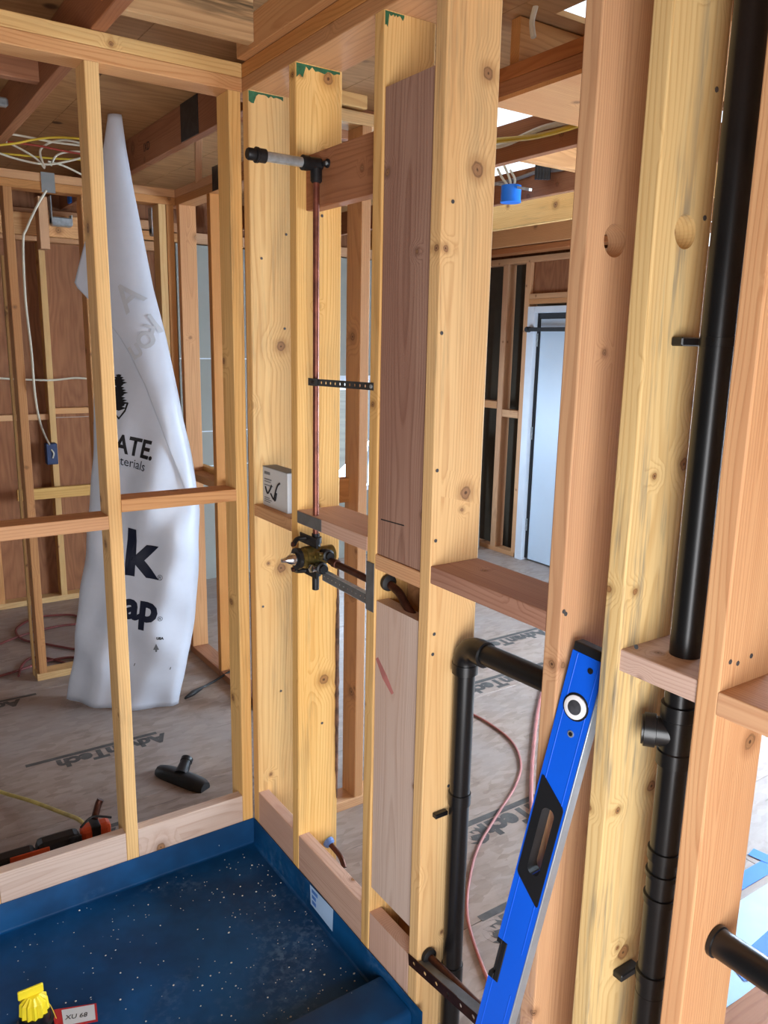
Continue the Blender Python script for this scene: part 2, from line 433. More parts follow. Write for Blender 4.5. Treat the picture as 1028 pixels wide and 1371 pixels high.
M['blackiron'] = plain('black_fitting', lin(40, 40, 42), 0.45, 0.5, var=0.25, scale=30)
M['level_blue'] = plain('blue_level_paint', lin(6, 84, 205), 0.38, var=0.05, scale=4)
M['alu'] = plain('bare_aluminium', lin(196, 206, 216), 0.3, 0.75, var=0.08, scale=12)
M['level_black'] = plain('level_black_plastic', lin(18, 19, 22), 0.45, var=0.1)
M['white_plastic'] = plain('white_plastic', lin(225, 224, 226), 0.4, var=0.03)
M['vial'] = plain('vial_lens', lin(66, 66, 70), 0.12, var=0.2, scale=60)
M['white_card'] = plain('white_carton', lin(200, 203, 206), 0.6, var=0.04)
M['print_grey'] = plain('grey_print', lin(110, 114, 120), 0.6, var=0.05)
M['ink'] = plain('black_ink', lin(22, 22, 28), 0.6, var=0.1)
M['navy'] = plain('navy_print', lin(20, 28, 52), 0.5, var=0.08)
M['ghost'] = plain('faint_reverse_print', lin(196, 200, 208), 0.6, var=0.05)
M['floor_ink'] = plain('subfloor_print', lin(76, 74, 72), 0.6, var=0.35, scale=14)
M['wrap'] = plain('white_wrap_film', lin(214, 221, 235), 0.42, var=0.04, scale=5)
M['sticker'] = plain('pale_blue_sticker', lin(176, 206, 240), 0.5, var=0.05)
M['sticker_print'] = plain('sticker_print', lin(70, 120, 196), 0.5, var=0.1)
M['yellow'] = plain('yellow_plastic', lin(232, 208, 40), 0.4, var=0.1)
M['tag_red'] = plain('red_tag', lin(178, 36, 40), 0.45, var=0.05)
M['tool_orange'] = plain('orange_tool_plastic', lin(214, 84, 40), 0.45, var=0.08)
M['cable_white'] = plain('white_cable_sheath', lin(206, 198, 178), 0.5, var=0.08)
M['cable_yellow'] = plain('yellow_cable_sheath', lin(196, 164, 40), 0.5, var=0.1)
M['cable_red'] = plain('red_cable_sheath', lin(150, 52, 36), 0.5, var=0.1)
M['cable_grey'] = plain('grey_cable_sheath', lin(150, 150, 150), 0.5, var=0.1)
M['hose'] = plain('pink_red_hose', lin(160, 96, 90), 0.55, var=0.15)
M['hose_dark'] = plain('dark_red_hose', lin(112, 50, 46), 0.6, var=0.15)
M['cord_yellow'] = plain('yellow_extension_cord', lin(176, 158, 84), 0.5, var=0.2, scale=20)
M['boxblue'] = plain('blue_electrical_box', lin(20, 112, 214), 0.45, var=0.06)
M['boxnavy'] = plain('dark_blue_outlet_box', lin(22, 44, 84), 0.5, var=0.1)
M['boxgrey'] = plain('grey_tape', lin(128, 128, 126), 0.55, var=0.08)
M['door'] = plain('door_pale_paint', lin(196, 214, 232), 0.4, var=0.03, scale=2)
M['jamb'] = plain('jamb_white_paint', lin(214, 224, 236), 0.45, var=0.03)
M['gasket'] = plain('dark_weatherstrip', lin(34, 36, 40), 0.6, var=0.1)
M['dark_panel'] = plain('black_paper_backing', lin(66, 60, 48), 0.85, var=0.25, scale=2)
M['drywall'] = plain('grey_wall_board', lin(150, 150, 142), 0.8, var=0.06, scale=2)
M['tape_blue'] = plain('blue_masking_tape', lin(20, 112, 214), 0.55, var=0.05)
M['sheet_blue'] = plain('pale_blue_plastic_sheet', lin(176, 214, 246), 0.35, var=0.06)
M['green'] = plain('green_marking_paint', lin(40, 92, 58), 0.6, var=0.3, scale=60)
M['bark'] = plain('bark', lin(96, 66, 48), 0.9, var=0.5, scale=40, bump=0.8)
M['nail'] = plain('nail_head_steel', lin(110, 112, 114), 0.4, 0.7, var=0.1)
M['ground'] = plain('outside_ground', lin(150, 146, 136), 0.9, var=0.15, scale=1)
M['debris'] = plain('pale_debris', lin(216, 214, 206), 0.8, var=0.1)
g = NT('window_glass'); g.b.inputs['Base Color'].default_value = (0.9, 0.95, 1, 1); g.b.inputs['Roughness'].default_value = 0.02
g.b.inputs['Transmission Weight'].default_value = 1.0; g.b.inputs['IOR'].default_value = 1.02; M['glass'] = g.m

T = 0.038; ZT = 2.434

# ================================================================== THE SETTING
G = 0.0005
fl = thing('floor', 'scuffed brown strand-board subfloor panels with black printed lettering', 'floor', kind='structure')
px0, py0, pw, ph = -2.95, -4.25, 2.44, 1.22
XJ = 0.178      # joint line seen in the left room runs along Y here
rows = 7
for j in range(rows):
    y0 = -4.39 + j*1.22
    xs = [XJ-3*1.22+ (1.22 if j % 2 else 0) + k*2.44 for k in range(-1, 4)]
    for x0 in xs:
        a, b_ = max(x0, -2.9), min(x0+2.44, 4.6)
        if b_-a < 0.1: continue
        box('floor_panel', (a+.001, y0+.001, -0.0225), (b_-.001, y0+1.219, -0.0003), M['osb'], fl, 0.0012)
gd = box('ground', (-30, -30, -0.5), (30, 30, -0.45), M['ground']); tag(gd, 'bare pale ground outside the unfinished house', 'ground', kind='structure')
def floor_print(x, y, size, s='AdvanTech', stripe=None):
    text('printed_lettering', s, size, (x, y, 0.0003), (-1, 0, 0), (0, -1, 0), M['floor_ink'], fl, bold=0.0055*size/0.1, extrude=0.00015)
    if stripe:
        box('printed_stripe', (stripe[0], y+size*0.42, 0.0001), (stripe[1], y+size*0.42+size*0.22, 0.0005), M['floor_ink'], fl)
floor_print(-0.235, 0.915, 0.100, stripe=(-0.575, -0.03))
floor_print(-0.70, 1.62, 0.095, stripe=(-1.1, -0.40))
floor_print(0.955, -0.385, 0.118, 'AdvanTech\u00ae', stripe=(0.60, 1.36))
floor_print(0.700, -0.785, 0.118, 'AdvanTech\u00ae', stripe=(0.42, 1.10))
floor_print(-0.62, 0.315, 0.100, stripe=(-0.98, -0.31))
floor_print(2.15, 0.98, 0.118, stripe=(1.80, 2.55))
floor_print(1.72, 0.56, 0.118, stripe=(1.36, 2.05))

# ---- wall A: the left shower wall, studs in plane y = 0
wa = thing('wall_left', 'open stud wall of yellow pine behind the blue shower pan', 'wall', kind='structure')
def stud(w, x0, y0, x1, y1, z0, z1, mat, wob=0.0006, **k): return lumber('stud', (x0, y0, z0), (x1, y1, z1), mat, w, 2, 0.003, wob, **k)
A1 = stud(wa, -.4416, 0, -.4036, .089, 0.0, ZT-G, M['pine'])
A2 = stud(wa, -.0425, 0, -.0045, .089, 0.0, ZT-G, M['pine'])
stud(wa, -.8480, 0, -.8100, .089, 0.0, ZT-G, M['pine'])
stud(wa, -1.2544, 0, -1.2164, .089, 0.0, ZT-G, M['pine'])
lumber('top_plate', (-1.9, 0, ZT), (-.001, .089, ZT+T-G), M['fir'], wa, label='pinkish lower top plate')
lumber('top_plate', (-1.9, 0, ZT+T), (-.001, .089, ZT+2*T), M['pine'], wa, label='yellow upper top plate')
for x0, x1 in ((-.8095, -.4422), (-.4030, -.0430), (-1.216, -.8486)):
    lumber('sill_block', (x0, 0.0, .03), (x1, T, .1955), M['pale'], wa)
lumber('fire_block', (-.8095, 0, 1.186), (-.4422, .089, 1.226), M['fir'], wa)
lumber('fire_block', (-.4030, 0, 1.233), (-.0430, .089, 1.271), M['fir'], wa)

# ---- wall B: the plumbing wall, 2x6 studs, front edges in plane x = 0
wb = thing('wall_right', 'open plumbing wall of deep pine studs with blocking and pipes', 'wall', kind='structure')
D6 = 0.140
BY = dict(b0=-0.001, b1=-.2906, b2=-.6959, b3=-.9176, b4=-1.3111, b5=-1.4453, b6=-1.6324, b7=-2.045)
B = {}
for k, mt in (('b0', 'pine'), ('b1', 'pine'), ('b2', 'pine'), ('b3', 'pine'), ('b4', 'fir'), ('b5', 'pine_stain'), ('b6', 'fir'), ('b7', 'pine')):
    B[k] = stud(wb, 0, BY[k]-T, D6, BY[k], 0.0, ZT-G, M[mt])
PLY = (-2.62, 0.089)
lumber('top_plate', (0, PLY[0], ZT), (D6, PLY[1], ZT+T-G), M['rust'], wb)
lumber('top_plate', (0, PLY[0], ZT+T), (D6, PLY[1], ZT+2*T), M['rust'], wb)
# drilled holes through two studs
carve(B['b5'], [cutter((.0735, BY['b5']-.02, 1.912), (0, 1, 0), .06, .0265)])
carve(B['b4'], [cutter((.0675, BY['b4']-.02, 1.910), (0, 1, 0), .06, .0275)])
# blocking
lumber('fire_block', (0, BY['b1']+G, 1.188), (.089, BY['b0']-T-G, 1.226), M['fir'], wb)
lumber('fire_block', (0, BY['b2']+G, 1.222), (D6, BY['b1']-T-G, 1.260), M['pink'], wb)
lumber('fire_block', (0.002, BY['b4']+G, 1.207), (D6, BY['b3']-T-G, 1.248), M['red'], wb)
sh = lumber('fire_block', (0.004, BY['b6']+G, 1.193), (D6-.002, BY['b5']-T-G, 1.232), M['pink'], wb)
lumber('fire_block', (0, BY['b7']+G, 1.190), (D6, BY['b6']-T-G, 1.228), M['fir'], wb)
lumber('backing_board', (.030, BY['b2']+G, 2.074), (.068, BY['b1']-T-G, 2.211), M['brown'], wb, label='dark brown backing board behind shower arm')
lumber('filler_board', (.005, BY['b3']+G, 1.226), (.043, BY['b2']-T-G, 2.279), M['red'], wb, label='reddish weathered filler board between studs')
lumber('filler_block', (.001, BY['b3']+G, 1.186), (.090, BY['b2']-T-G, 1.2245), M['fir'], wb)
lumber('filler_board', (.005, BY['b3']+G, .292), (.043, BY['b2']-T-G, 1.104), M['pale'], wb, label='pinkish filler board with a red crayon mark')
lumber('backing_board', (.100, BY['b3']+G, .88), (.138, BY['b2']-T-G, 1.30), M['fir_orange'], wb)
lumber('backing_board', (.100, BY['b3']+G, .02), (.138, BY['b2']-T-G, .30), M['fir_orange'], wb)
for y0, y1 in (('b1', 'b0'), ('b2', 'b1'), ('b3', 'b2')):
    lumber('sill_block', (.001, BY[y0]+G, .03), (.039, BY[y1]-T-G, .215), M['pink'], wb)
# bark left on the back edge of the second stud
bm = bmesh.new(); rg = random.Random(3)
n = 40; rows_ = []
for i in range(n+1):
    z = .30+.80*i/n; e = math.sin(PI*i/n)**.5*(.5+.5*rg.random()); w = .003+.011*e; y = BY['b1']-T
    rows_.append([bm.verts.new(p) for p in ((D6-w*.9, y-.0006, z), (D6-w*.4, y-.003*e-.001, z), (D6+.004*e, y-.002*e, z), (D6+.005*e+.001, y+.012, z), (D6+.0005, y+.022+.006*rg.random(), z))])
for a, b_ in zip(rows_, rows_[1:]):
    for q in range(4): bm.faces.new((a[q], a[q+1], b_[q+1], b_[q]))
put('bark_strip', bm_mesh(bm, 'bark_strip'), M['bark'], B['b1'])
# green marking paint on the stud tops
for k, w in (('b0', .11), ('b1', .13), ('b2', .05)):
    y = BY[k]-T
    pts = [(.002, y-.0004, ZT-.003)]; rg = random.Random(len(k)+int(w*100))
    top = [(.002+w*i/14, y-.0004, ZT-.003) for i in range(15)]
    bot = [(.002+w*i/14, y-.0004, ZT-.006-.010*rg.random()-(.022 if i < 3 else 0)) for i in range(15)]
    poly('paint_mark', top+bot[::-1], M['green'], B[k], 0.0004, (0, 1, 0))
# nail heads on the wide faces
bmn = bmesh.new(); tube_bm(bmn, [Vector((0, 0, 0)), Vector((0, -.0012, 0))], .0042, 8); NAIL = bm_mesh(bmn, 'nail_head'); NAIL.materials.append(M['nail'])
def nail(par, x, y, z, face='y'):
    mw = Matrix.Translation((x, y, z))
    if face == 'x': mw = mw @ Matrix.Rotation(-PI/2, 4, 'Z')
    put('nail_head', NAIL, None, par, mw)
for px, py in ((606, 270), (591, 446), (585, 630), (583, 724), (581, 849), (579, 876), (618, 895), (600, 1052)):
    p = at(px, py, 1, BY['b3']-T); nail(B['b3'], p.x, p.y, p.z)
for px, py in ((943, 292), (959, 120)): p = at(px, py, 1, BY['b5']-T); nail(B['b5'], p.x, p.y, p.z)
for px, py in ((350, 346), (383, 314), (381, 440), (352, 812), (376, 925)): p = at(px, py, 1, BY['b0']-T); nail(B['b0'], p.x, p.y, p.z)
for px, py in ((431, 289), (431, 968), (757, 822), (741, 822)):
    k = 'b1' if px < 500 else 'b4'
    p = at(px, py, 1, BY[k]-T); nail(B[k], max(p.x, .006), p.y, p.z)
for px, py in ((977, 886), (987, 888), (1005, 878)): p = at(px, py, 1, BY['b6']-T); nail(B['b6'], p.x, p.y, p.z)
p = at(852, 866, 0, .004); nail(sh, p.x, p.y, p.z, 'x')
# red crayon mark and saw-cut pencil lines
def on(px, py, ax, v): return at(px, py, ax, v)
poly('crayon_mark', [on(*q, 0, .0048) for q in ((503, 882), (506, 880), (518, 905), (527, 928), (524, 930), (512, 908))], plain('red_crayon', lin(178, 112, 106), 0.7, var=0.2), wb, .0003, (-1, 0, 0))
poly('pencil_line', [on(*q, 0, .0048) for q in ((510, 694.5), (541, 703), (541, 704.5), (510, 696))], M['ink'], wb, .0003, (-1, 0, 0))
# hand-written notes on the second stud
yb1 = BY['b1']-T-.0003
for i, (px, py, s, sz) in enumerate(((411, 468, 'W', .020), (411, 484, '4', .020), (411, 497, 'L', .018), (434, 490, 'From', .018), (436, 497, 'wall', .014))):
    p = on(px, py, 1, yb1); text('handwriting', s, sz, p, (1, 0, 0), (0, 0, 1), M['ink'], B['b1'], extrude=0.0002)

# ---- short wall beyond, in line with wall A
wx = thing('wall_middle', 'orange stud wall standing beyond the plumbing wall', 'wall', kind='structure')
stud(wx, .413, 0, .451, .089, T, 2.41, M['fir_orange'])
stud(wx, .76, 0, .798, .089, T, 2.41, M['fir_orange'])
lumber('bottom_plate', (.335, -.002, 0), (.86, .087, T-G), M['fir'], wx)
lumber('top_plate', (.20, 0, 2.411), (.86, .089, 2.449), M['pine'], wx)
lumber('top_plate', (.20, 0, 2.460), (.43, .089, 2.500), M['pine'], wx)
lumber('fire_block', (.24, .060, 1.175), (.4125, .098, 1.262), M['fir_orange'], wx, 0)

# ---- left room: wall C (parallel to A), wall D (parallel to B), wall E (outside wall); wood darkened to dim the room
wc = thing('wall_rear', 'dim stud wall with a double top plate across the left room', 'wall', kind='structure')
yC = 1.82; zC = 2.395
stud(wc, -.352, yC, -.314, yC+.089, T, zC-G, M['rust'])
stud(wc, -.012, yC, .026, yC+.089, T, zC-G, M['fir_orange'])
stud(wc, .360, yC, .398, yC+.089, T, zC-G, M['dark_pine'])
stud(wc, .402, yC+.002, .440, yC+.089, T, zC-G, M['rust'])
lumber('bottom_plate', (-.362, yC, 0), (.448, yC+.089, T-G), M['dark_pine'], wc)
lumber('top_plate', (-1.6, yC, zC), (.448, yC+.089, zC+T-G), M['rust'], wc)
lumber('top_plate', (-1.6, yC, zC+T), (.448, yC+.089, zC+2*T), M['fir_orange'], wc)
lumber('edge_strip', (-.366, yC+.085, 0), (-.354, yC+.115, 2.10), M['dark_pine'], wc, 2)
wd = thing('wall_side', 'brown stud wall closing the right side of the left room', 'wall', kind='structure')
stud(wd, .452, 1.775, .541, 1.813, T, zC-G, M['rust'])
stud(wd, .452, 1.372, .541, 1.410, T, zC-G, M['rust'])
stud(wd, .452, .96, .541, .998, T, zC-G, M['rust'])
lumber('bottom_plate', (.450, .93, 0), (.541, 1.815, T-G), M['brown'], wd)
lumber('top_plate', (.450, .55, zC), (.541, 1.92, zC+T-G), M['rust'], wd)
lumber('top_plate', (.450, .55, zC+T), (.541, 1.92, zC+2*T), M['fir_orange'], wd)
lumber('fire_block', (.455, 1.411, 1.0), (.541, 1.774, 1.038), M['fir_orange'], wd)
we = thing('wall_back', 'outside wall of reddish plywood sheathing with pine studs', 'wall', kind='structure')
yE = 3.10
for x0 in (-1.16, -.745, -.345, .038, .43, .84):
    stud(we, x0, yE, x0+T, yE+.089, T, 2.30, M['dark_pine'] if x0 > -.3 else M['rust'])
lumber('bottom_plate', (-1.7, yE, 0), (.95, yE+.089, T-G), M['dark_pine'], we)
for i in range(3):
    lumber('header_board', (-1.7, yE, 2.303+.065*i), (.95, yE+.089, 2.36+.065*i), M['fir_orange'] if i % 2 else M['rust'], we)
for x0, x1 in ((-1.7, -.48), (-.478, .742)):
    box('sheathing_panel', (x0+.001, yE+.0895, 0), (x1, yE+.104, 1.215), M['ply_red'], we)
    box('sheathing_panel', (x0+.001, yE+.0895, 1.218), (x1, yE+.104, 2.655), M['ply_red'], we)
for x0, x1, z in ((-.706, -.346, 1.20), (-.306, .037, 1.21), (.077, .43, 1.245)):
    lumber('fire_block', (x0, yE+.03, z), (x1, yE+.088, z+T), M['fir_orange'], we)
lumber('fire_block', (-.20, yE-.10, .72), (.25, yE-.062, .79), M['dark_pine'], we, 0)
# grey board and window further along the outside wall
box('wall_board', (.90, yE-.02, 0), (1.98, yE-.005, 2.36), M['drywall'], we)
box('wall_board', (1.98, yE-.02, 0), (2.55, yE-.005, .55), M['drywall'], we)
box('wall_board', (1.98, yE-.02, 1.48), (2.55, yE-.005, 2.36), M['drywall'], we)
for z in (.84, 1.09, 1.60): box('board_joint', (.90, yE-.0215, z), (1.98, yE-.0202, z+.007), M['jamb'], we)
lumber('top_plate', (.95, yE, 2.37), (3.0, yE+.089, 2.44), M['fir'], we)
w2 = thing('window_2', 'narrow bright window in the grey back wall', 'window', kind='structure')
for lo, hi in (((1.98, yE-.03, .55), (2.02, yE+.06, 1.48)), ((2.51, yE-.03, .55), (2.55, yE+.06, 1.48)), ((2.02, yE-.03, .55), (2.51, yE+.06, .59)), ((2.02, yE-.03, 1.44), (2.51, yE+.06, 1.48))):
    box('window_frame', lo, hi, M['jamb'], w2, .002)
box('pane', (2.02, yE+.01, .59), (2.51, yE+.014, 1.44), M['glass'], w2)

# ---- far wall F with the closet framing and the outside door
wf = thing('wall_far', 'far closet framing with dark backing beside the pale door', 'wall', kind='structure')
xF = 3.48
for px0_, px1_, top in ((672, 679, 2.37), (702, 709, 2.37)):
    y1 = at(px0_, 400, 0, xF).y; y0 = at(px1_, 400, 0, xF).y
    stud(wf, xF, y0, xF+.089, y1, T, top, M['fir'])
stud(wf, xF, 2.98, xF+.089, 3.02, T, 2.37, M['fir'])
lumber('top_plate', (xF, 1.2, 2.371), (xF+.089, 3.07, 2.415), M['fir'], wf)
lumber('bottom_plate', (xF, 2.39, 0), (xF+.089, 3.07, T-G), M['fir'], wf)
lumber('fire_block', (xF+.002, 2.69, 1.215), (xF+.089, 2.975, 1.275), M['fir'], wf)
lumber('fire_block', (xF+.002, 2.43, 1.155), (xF+.089, 2.62, 1.215), M['fir'], wf)
lumber('header_board', (xF-.004, 1.2, 2.055), (xF+.089, 2.37, 2.093), M['fir'], wf)
lumber('header_board', (xF-.004, 1.2, 2.094), (xF+.089, 2.37, 2.132), M['fir'], wf)
box('sheathing_panel', (xF+.03, 1.2, 2.133), (xF+.05, 2.37, 2.37), M['ply_red'], wf)
box('sheathing_panel', (xF+.095, 1.2, 2.372), (xF+.11, 3.1, 2.655), M['ply_red'], wf)
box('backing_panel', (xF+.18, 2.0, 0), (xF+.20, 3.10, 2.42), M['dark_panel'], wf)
lumber('rim_beam', (3.25, -1.2, 2.47), (3.289, 3.2, 2.63), M['fir_orange'], wf, label='orange beam above the far wall')
lumber('top_plate', (3.29, -1.2, 2.425), (3.42, 3.2, 2.466), M['brown'], wf)
# outside door
d1 = thing('door_1', 'pale blue-white outside door with dark seal in a white frame', 'door', kind='structure')
yj = 2.360
box('door_jamb', (xF-.02, yj-.075, 0), (xF+.08, yj, 2.035), M['jamb'], d1, .003)
box('door_head', (xF-.02, 1.30, 1.985), (xF+.08, yj-.0755, 2.035), M['jamb'], d1, .003)
box('door_jamb', (xF-.02, 1.30, 0), (xF+.08, 1.37, 1.984), M['jamb'], d1, .003)
box('weather_strip', (xF+.02, yj-.098, .02), (xF+.06, yj-.0755, 1.984), M['gasket'], d1)
box('weather_strip', (xF+.02, 1.372, 1.945), (xF+.06, yj-.099, 1.984), M['gasket'], d1)
box('door_leaf', (xF+.03, 1.375, .012), (xF+.072, yj-.100, 1.942), M['door'], d1, .003)
for z in (.30, 1.05, 1.78): box('hinge', (xF+.012, yj-.092, z-.05), (xF+.0195, yj-.0756, z+.05), M['steel'], d1, .001)
lathe2('closer_knob', [(0, .022), (.03, .022), (.032, .015), (.04, .015)], (xF-.021, yj-.030, 1.86), (-1, 0, 0), M['gasket'], d1, 14)
box('closer_bar', (xF-.05, 1.5, 1.845), (xF-.022, yj-.05, 1.875), M['gasket'], d1, .003)
gb = beam('grey_board', (xF-.10, 2.80, 0.006), (xF-.012, 2.93, 1.0), .16, .015, (0, 1, 0), M['boxgrey']); tag(gb, 'narrow grey board leaning against the closet framing', 'board')
# window wall of the far room (to the right, out of view)
w1 = thing('window_1', 'wide glazed window lighting the far room from the right', 'window', kind='structure')
for lo, hi in (((xF, -2.0, .5), (xF+.08, -1.94, 2.1)), ((xF, .14, .5), (xF+.08, .2, 2.1)), ((xF, -1.94, .5), (xF+.08, .14, .56)), ((xF, -1.94, 2.04), (xF+.08, .14, 2.1))):
    box('window_frame', lo, hi, M['jamb'], w1, .003)
box('pane', (xF+.04, -1.94, .56), (xF+.044, .14, 2.04), M['glass'], w1)

# ---- roof: deck panels, rafters along Y, ceiling joists of the far room
rf = thing('ceiling', 'plywood roof deck on dark rafters with gaps open to the sky', 'ceiling', kind='structure')
DECK = [(-2.6, -.16, -4.3, -.2), (-2.6, -.16, -.198, 3.4), (-.158, .62, -4.3, -1.9), (-.158, .62, -1.898, 3.4),
        (.622, 3.7, -4.3, -.622), (.622, .74, -.62, -.502), (1.0, 3.7, -.62, -.502), (.622, 1.9, -.5, .048), (2.42, 3.7, -.5, .80), (.622, 1.10, .05, .748), (1.66, 1.9, .05, .748),
        (.622, 1.9, .75, .80), (.622, 1.9, .802, 2.2), (2.42, 3.7, .802, 2.2), (.622, 3.7, 2.202, 3.4)]
for x0, x1, y0, y1 in DECK:
    o = box('deck_panel', (x0, y0, 2.656), (x1, y1, 2.672), M['ply_roof'], rf)
for x0, mt, yy in ((-1.03, 'brown', (-4.2, 3.35)), (-.42, 'brown', (-4.2, 3.35)), (.2, 'brown', (.05, 3.35)), (-1.64, 'fir', (-4.2, 3.35)), (-2.25, 'fir', (-4.2, 3.35))):  # visible rafters browner, the ceiling's dimness put into the wood
    lumber('rafter', (x0, yy[0], 2.511), (x0+T, yy[1], 2.6555), M[mt], rf)
for x0, mt in ((1.20, 'brown'), (1.818, 'brown'), (2.43, 'pine')):
    lumber('ceiling_joist', (x0, -3.2, 2.436), (x0+T, 3.05, 2.576), M[mt], rf)
lumber('double_plate', (.622, -2.4, 2.4375), (.762, -.365, 2.4755), M['brown'], rf)
lumber('soffit_board', (.6225, -1.6, 2.4250), (1.12, -.365, 2.4370), M['fir'], rf, 0)
lumber('double_plate', (.622, -2.4, 2.476), (.762, -.365, 2.514), M['brown'], rf)
lumber('rafter_block', (.664, -.44, 2.515), (1.10, -.402, 2.652), M['fir_orange'], rf)
lumber('rafter_block', (-.40, -.135, 2.525), (-.025, -.097, 2.64), M['mold'], rf, label='mould-stained block under the roof deck')
lumber('ledger_board', (-.024, -2.2, 2.512), (.014, -.02, 2.60), M['fir'], rf)
lumber('rafter_block', (.24, .62, 2.53), (.9, .658, 2.655), M['brown'], rf)
lumber('rafter_block', (-1.0, .62, 2.53), (-.421, .658, 2.655), M['brown'], rf)
beam('brace', (.47, 1.55, 2.50), (.30, 1.10, 2.60), .089, .03, (0, 0, 1), M['fir'], rf)
box('steel_strap', (.1965, .845, 2.513), (.1995, 1.03, 2.655), M['steel_dark'], rf)
box('steel_strap', (.449, 1.255, zC+.001), (.4498, 1.33, zC+.105), M['steel_dark'], rf)
# mill stamp on the rafter
text('lumber_stamp', 'IXD', .05, (.1992, 1.47, 2.575), (0, -1, 0), (0, 0, 1), M['ink'], rf, extrude=.0002)

# ---- unseen outside walls behind the photographer, added to control the light
wr = thing('wall_front', 'unseen sheathed wall behind the photographer with an opening added for light', 'wall', kind='structure')
yW = -3.10
box('sheathing_panel', (-2.9, yW-.02, 0), (-1.85, yW, 2.65), M['ply_red'], wr)
box('sheathing_panel', (-.55, yW-.02, 0), (4.2, yW, 2.65), M['ply_red'], wr)
box('sheathing_panel', (-1.85, yW-.02, 1.95), (-.55, yW, 2.65), M['ply_red'], wr)
# unseen left wall, added dark to block light, and rest of the far wall
wl = thing('wall_light_block', 'unseen dark wall to the left, added to block stray light', 'wall', kind='structure')
box('sheathing_panel', (-2.62, -4.25, 0), (-2.60, 3.3, 2.65), M['dark_panel'], wl)
box('sheathing_panel', (.7425, yE+.0895, 0), (1.978, yE+.104, 2.655), M['ply_red'], we)
box('sheathing_panel', (1.98, yE+.0895, 1.482), (3.6, yE+.104, 2.655), M['ply_red'], we)
box('sheathing_panel', (1.98, yE+.0895, 0), (3.6, yE+.104, .548), M['ply_red'], we)
box('sheathing_panel', (2.552, yE+.0895, .549), (3.6, yE+.104, 1.481), M['ply_red'], we)
box('sheathing_panel', (xF+.02, .2005, 0), (xF+.04, 1.2995, 2.36), M['ply_red'], wf)
box('sheathing_panel', (xF+.02, -4.24, 0), (xF+.04, -2.0005, 2.6), M['ply_red'], wf)
box('sheathing_panel', (xF+.02, -2.0, 0), (xF+.04, .2, .4995), M['ply_red'], wf)
box('sheathing_panel', (xF+.02, -2.0, 2.1005), (xF+.04, .2, 2.6), M['ply_red'], wf)

# ================================================================== THE SHOWER
pan = thing('shower_pan', 'deep blue shower pan liner with upturned flanges and curb', 'shower pan')
def extrude_profile(name, prof, axis, a, b, mat, parent, n=24, wave=0.0):
    """prof = closed outline of (u, z); swept along world axis 0 (u = y) or 1 (u = x)"""
    bm = bmesh.new(); rings = []; rg = random.Random(5)
    for i in range(n+1):
        s = a+(b-a)*i/n; w = wave*math.sin(s*9+1)*.5+wave*math.sin(s*23)*.5
        rings.append([bm.verts.new((s, u-abs(w)*(1 if z > .03 else 0), z) if axis == 0 else (u-abs(w)*(1 if z > .03 else 0), s, z)) for u, z in prof])
    m_ = len(prof)
    for p, q in zip(rings, rings[1:]):
        for k in range(m_): bm.faces.new((p[k], p[(k+1) % m_], q[(k+1) % m_], q[k]))
    bm.faces.new(rings[0]); bm.faces.new(rings[-1][::-1])
    bmesh.ops.recalc_face_normals(bm, faces=bm.faces)
    return put(name, bm_mesh(bm, name, angle=50), mat, parent)
box('pan_floor', (-1.6, -.83, .0003), (-.0055, -.0055, .006), M['liner'], pan)
FP = [(-.0006, .004), (-.0006, .099), (-.0030, .100), (-.0038, .098), (-.0044, .012), (-.0055, .0085), (-.008, .0066), (-.014, .0062), (-.014, .004)]
extrude_profile('pan_flange', FP, 0, -1.6, -.0006, M['liner'], pan, 40, .0012)
extrude_profile('pan_flange', FP, 1, -.985, -.0035, M['liner'], pan, 40, .0012)
CP = [(-.80, .002), (-.80, .058), (-.804, .067), (-.815, .070), (-.93, .070), (-.942, .066), (-.946, .056), (-.946, .002)]
extrude_profile('pan_curb', CP, 0, -1.6, -.0062, M['liner'], pan, 30)
# sticker on the right flange
q = [at(*p, 0, -.0058) for p in ((415, 1184), (446, 1218), (445, 1247), (416, 1210))]
st = poly('sticker', q, M['sticker'], pan, .0004, (-1, 0, 0)); st['label'] = 'pale blue product sticker on the flange'
for i in range(3):
    t0, t1 = .12+.28*i, .30+.28*i
    def qq(s, t): return (q[0]*(1-s)+q[1]*s)*(1-t)+(q[3]*(1-s)+q[2]*s)*t
    poly('sticker_print', [v+Vector((-.0005, 0, 0)) for v in (qq(.08, t0), qq(.26 if i else .34, t0), qq(.26 if i else .34, t1), qq(.08, t1))], M['sticker_print'], st, .0002, (-1, 0, 0))
# crumbs of sawdust and plaster on the liner
bm = bmesh.new(); rg = random.Random(11)
for i in range(260):
    x = -abs(rg.gauss(0, .45))-.02; y = -.03-.72*rg.random(); s = .0012+.0016*rg.random()**3
    if x < -1.4: continue
    r_ = bmesh.ops.create_icosphere(bm, subdivisions=1, radius=s)
    for v in r_['verts']: v.co = Vector((v.co.x*rg.uniform(.7, 1.6), v.co.y, v.co.z*.7))+Vector((x, y, .0064+s*.5))
dbr = put('debris', bm_mesh(bm, 'debris'), M['debris'])
tag(dbr, 'white crumbs of building debris scattered over the blue liner', 'debris', kind='stuff')

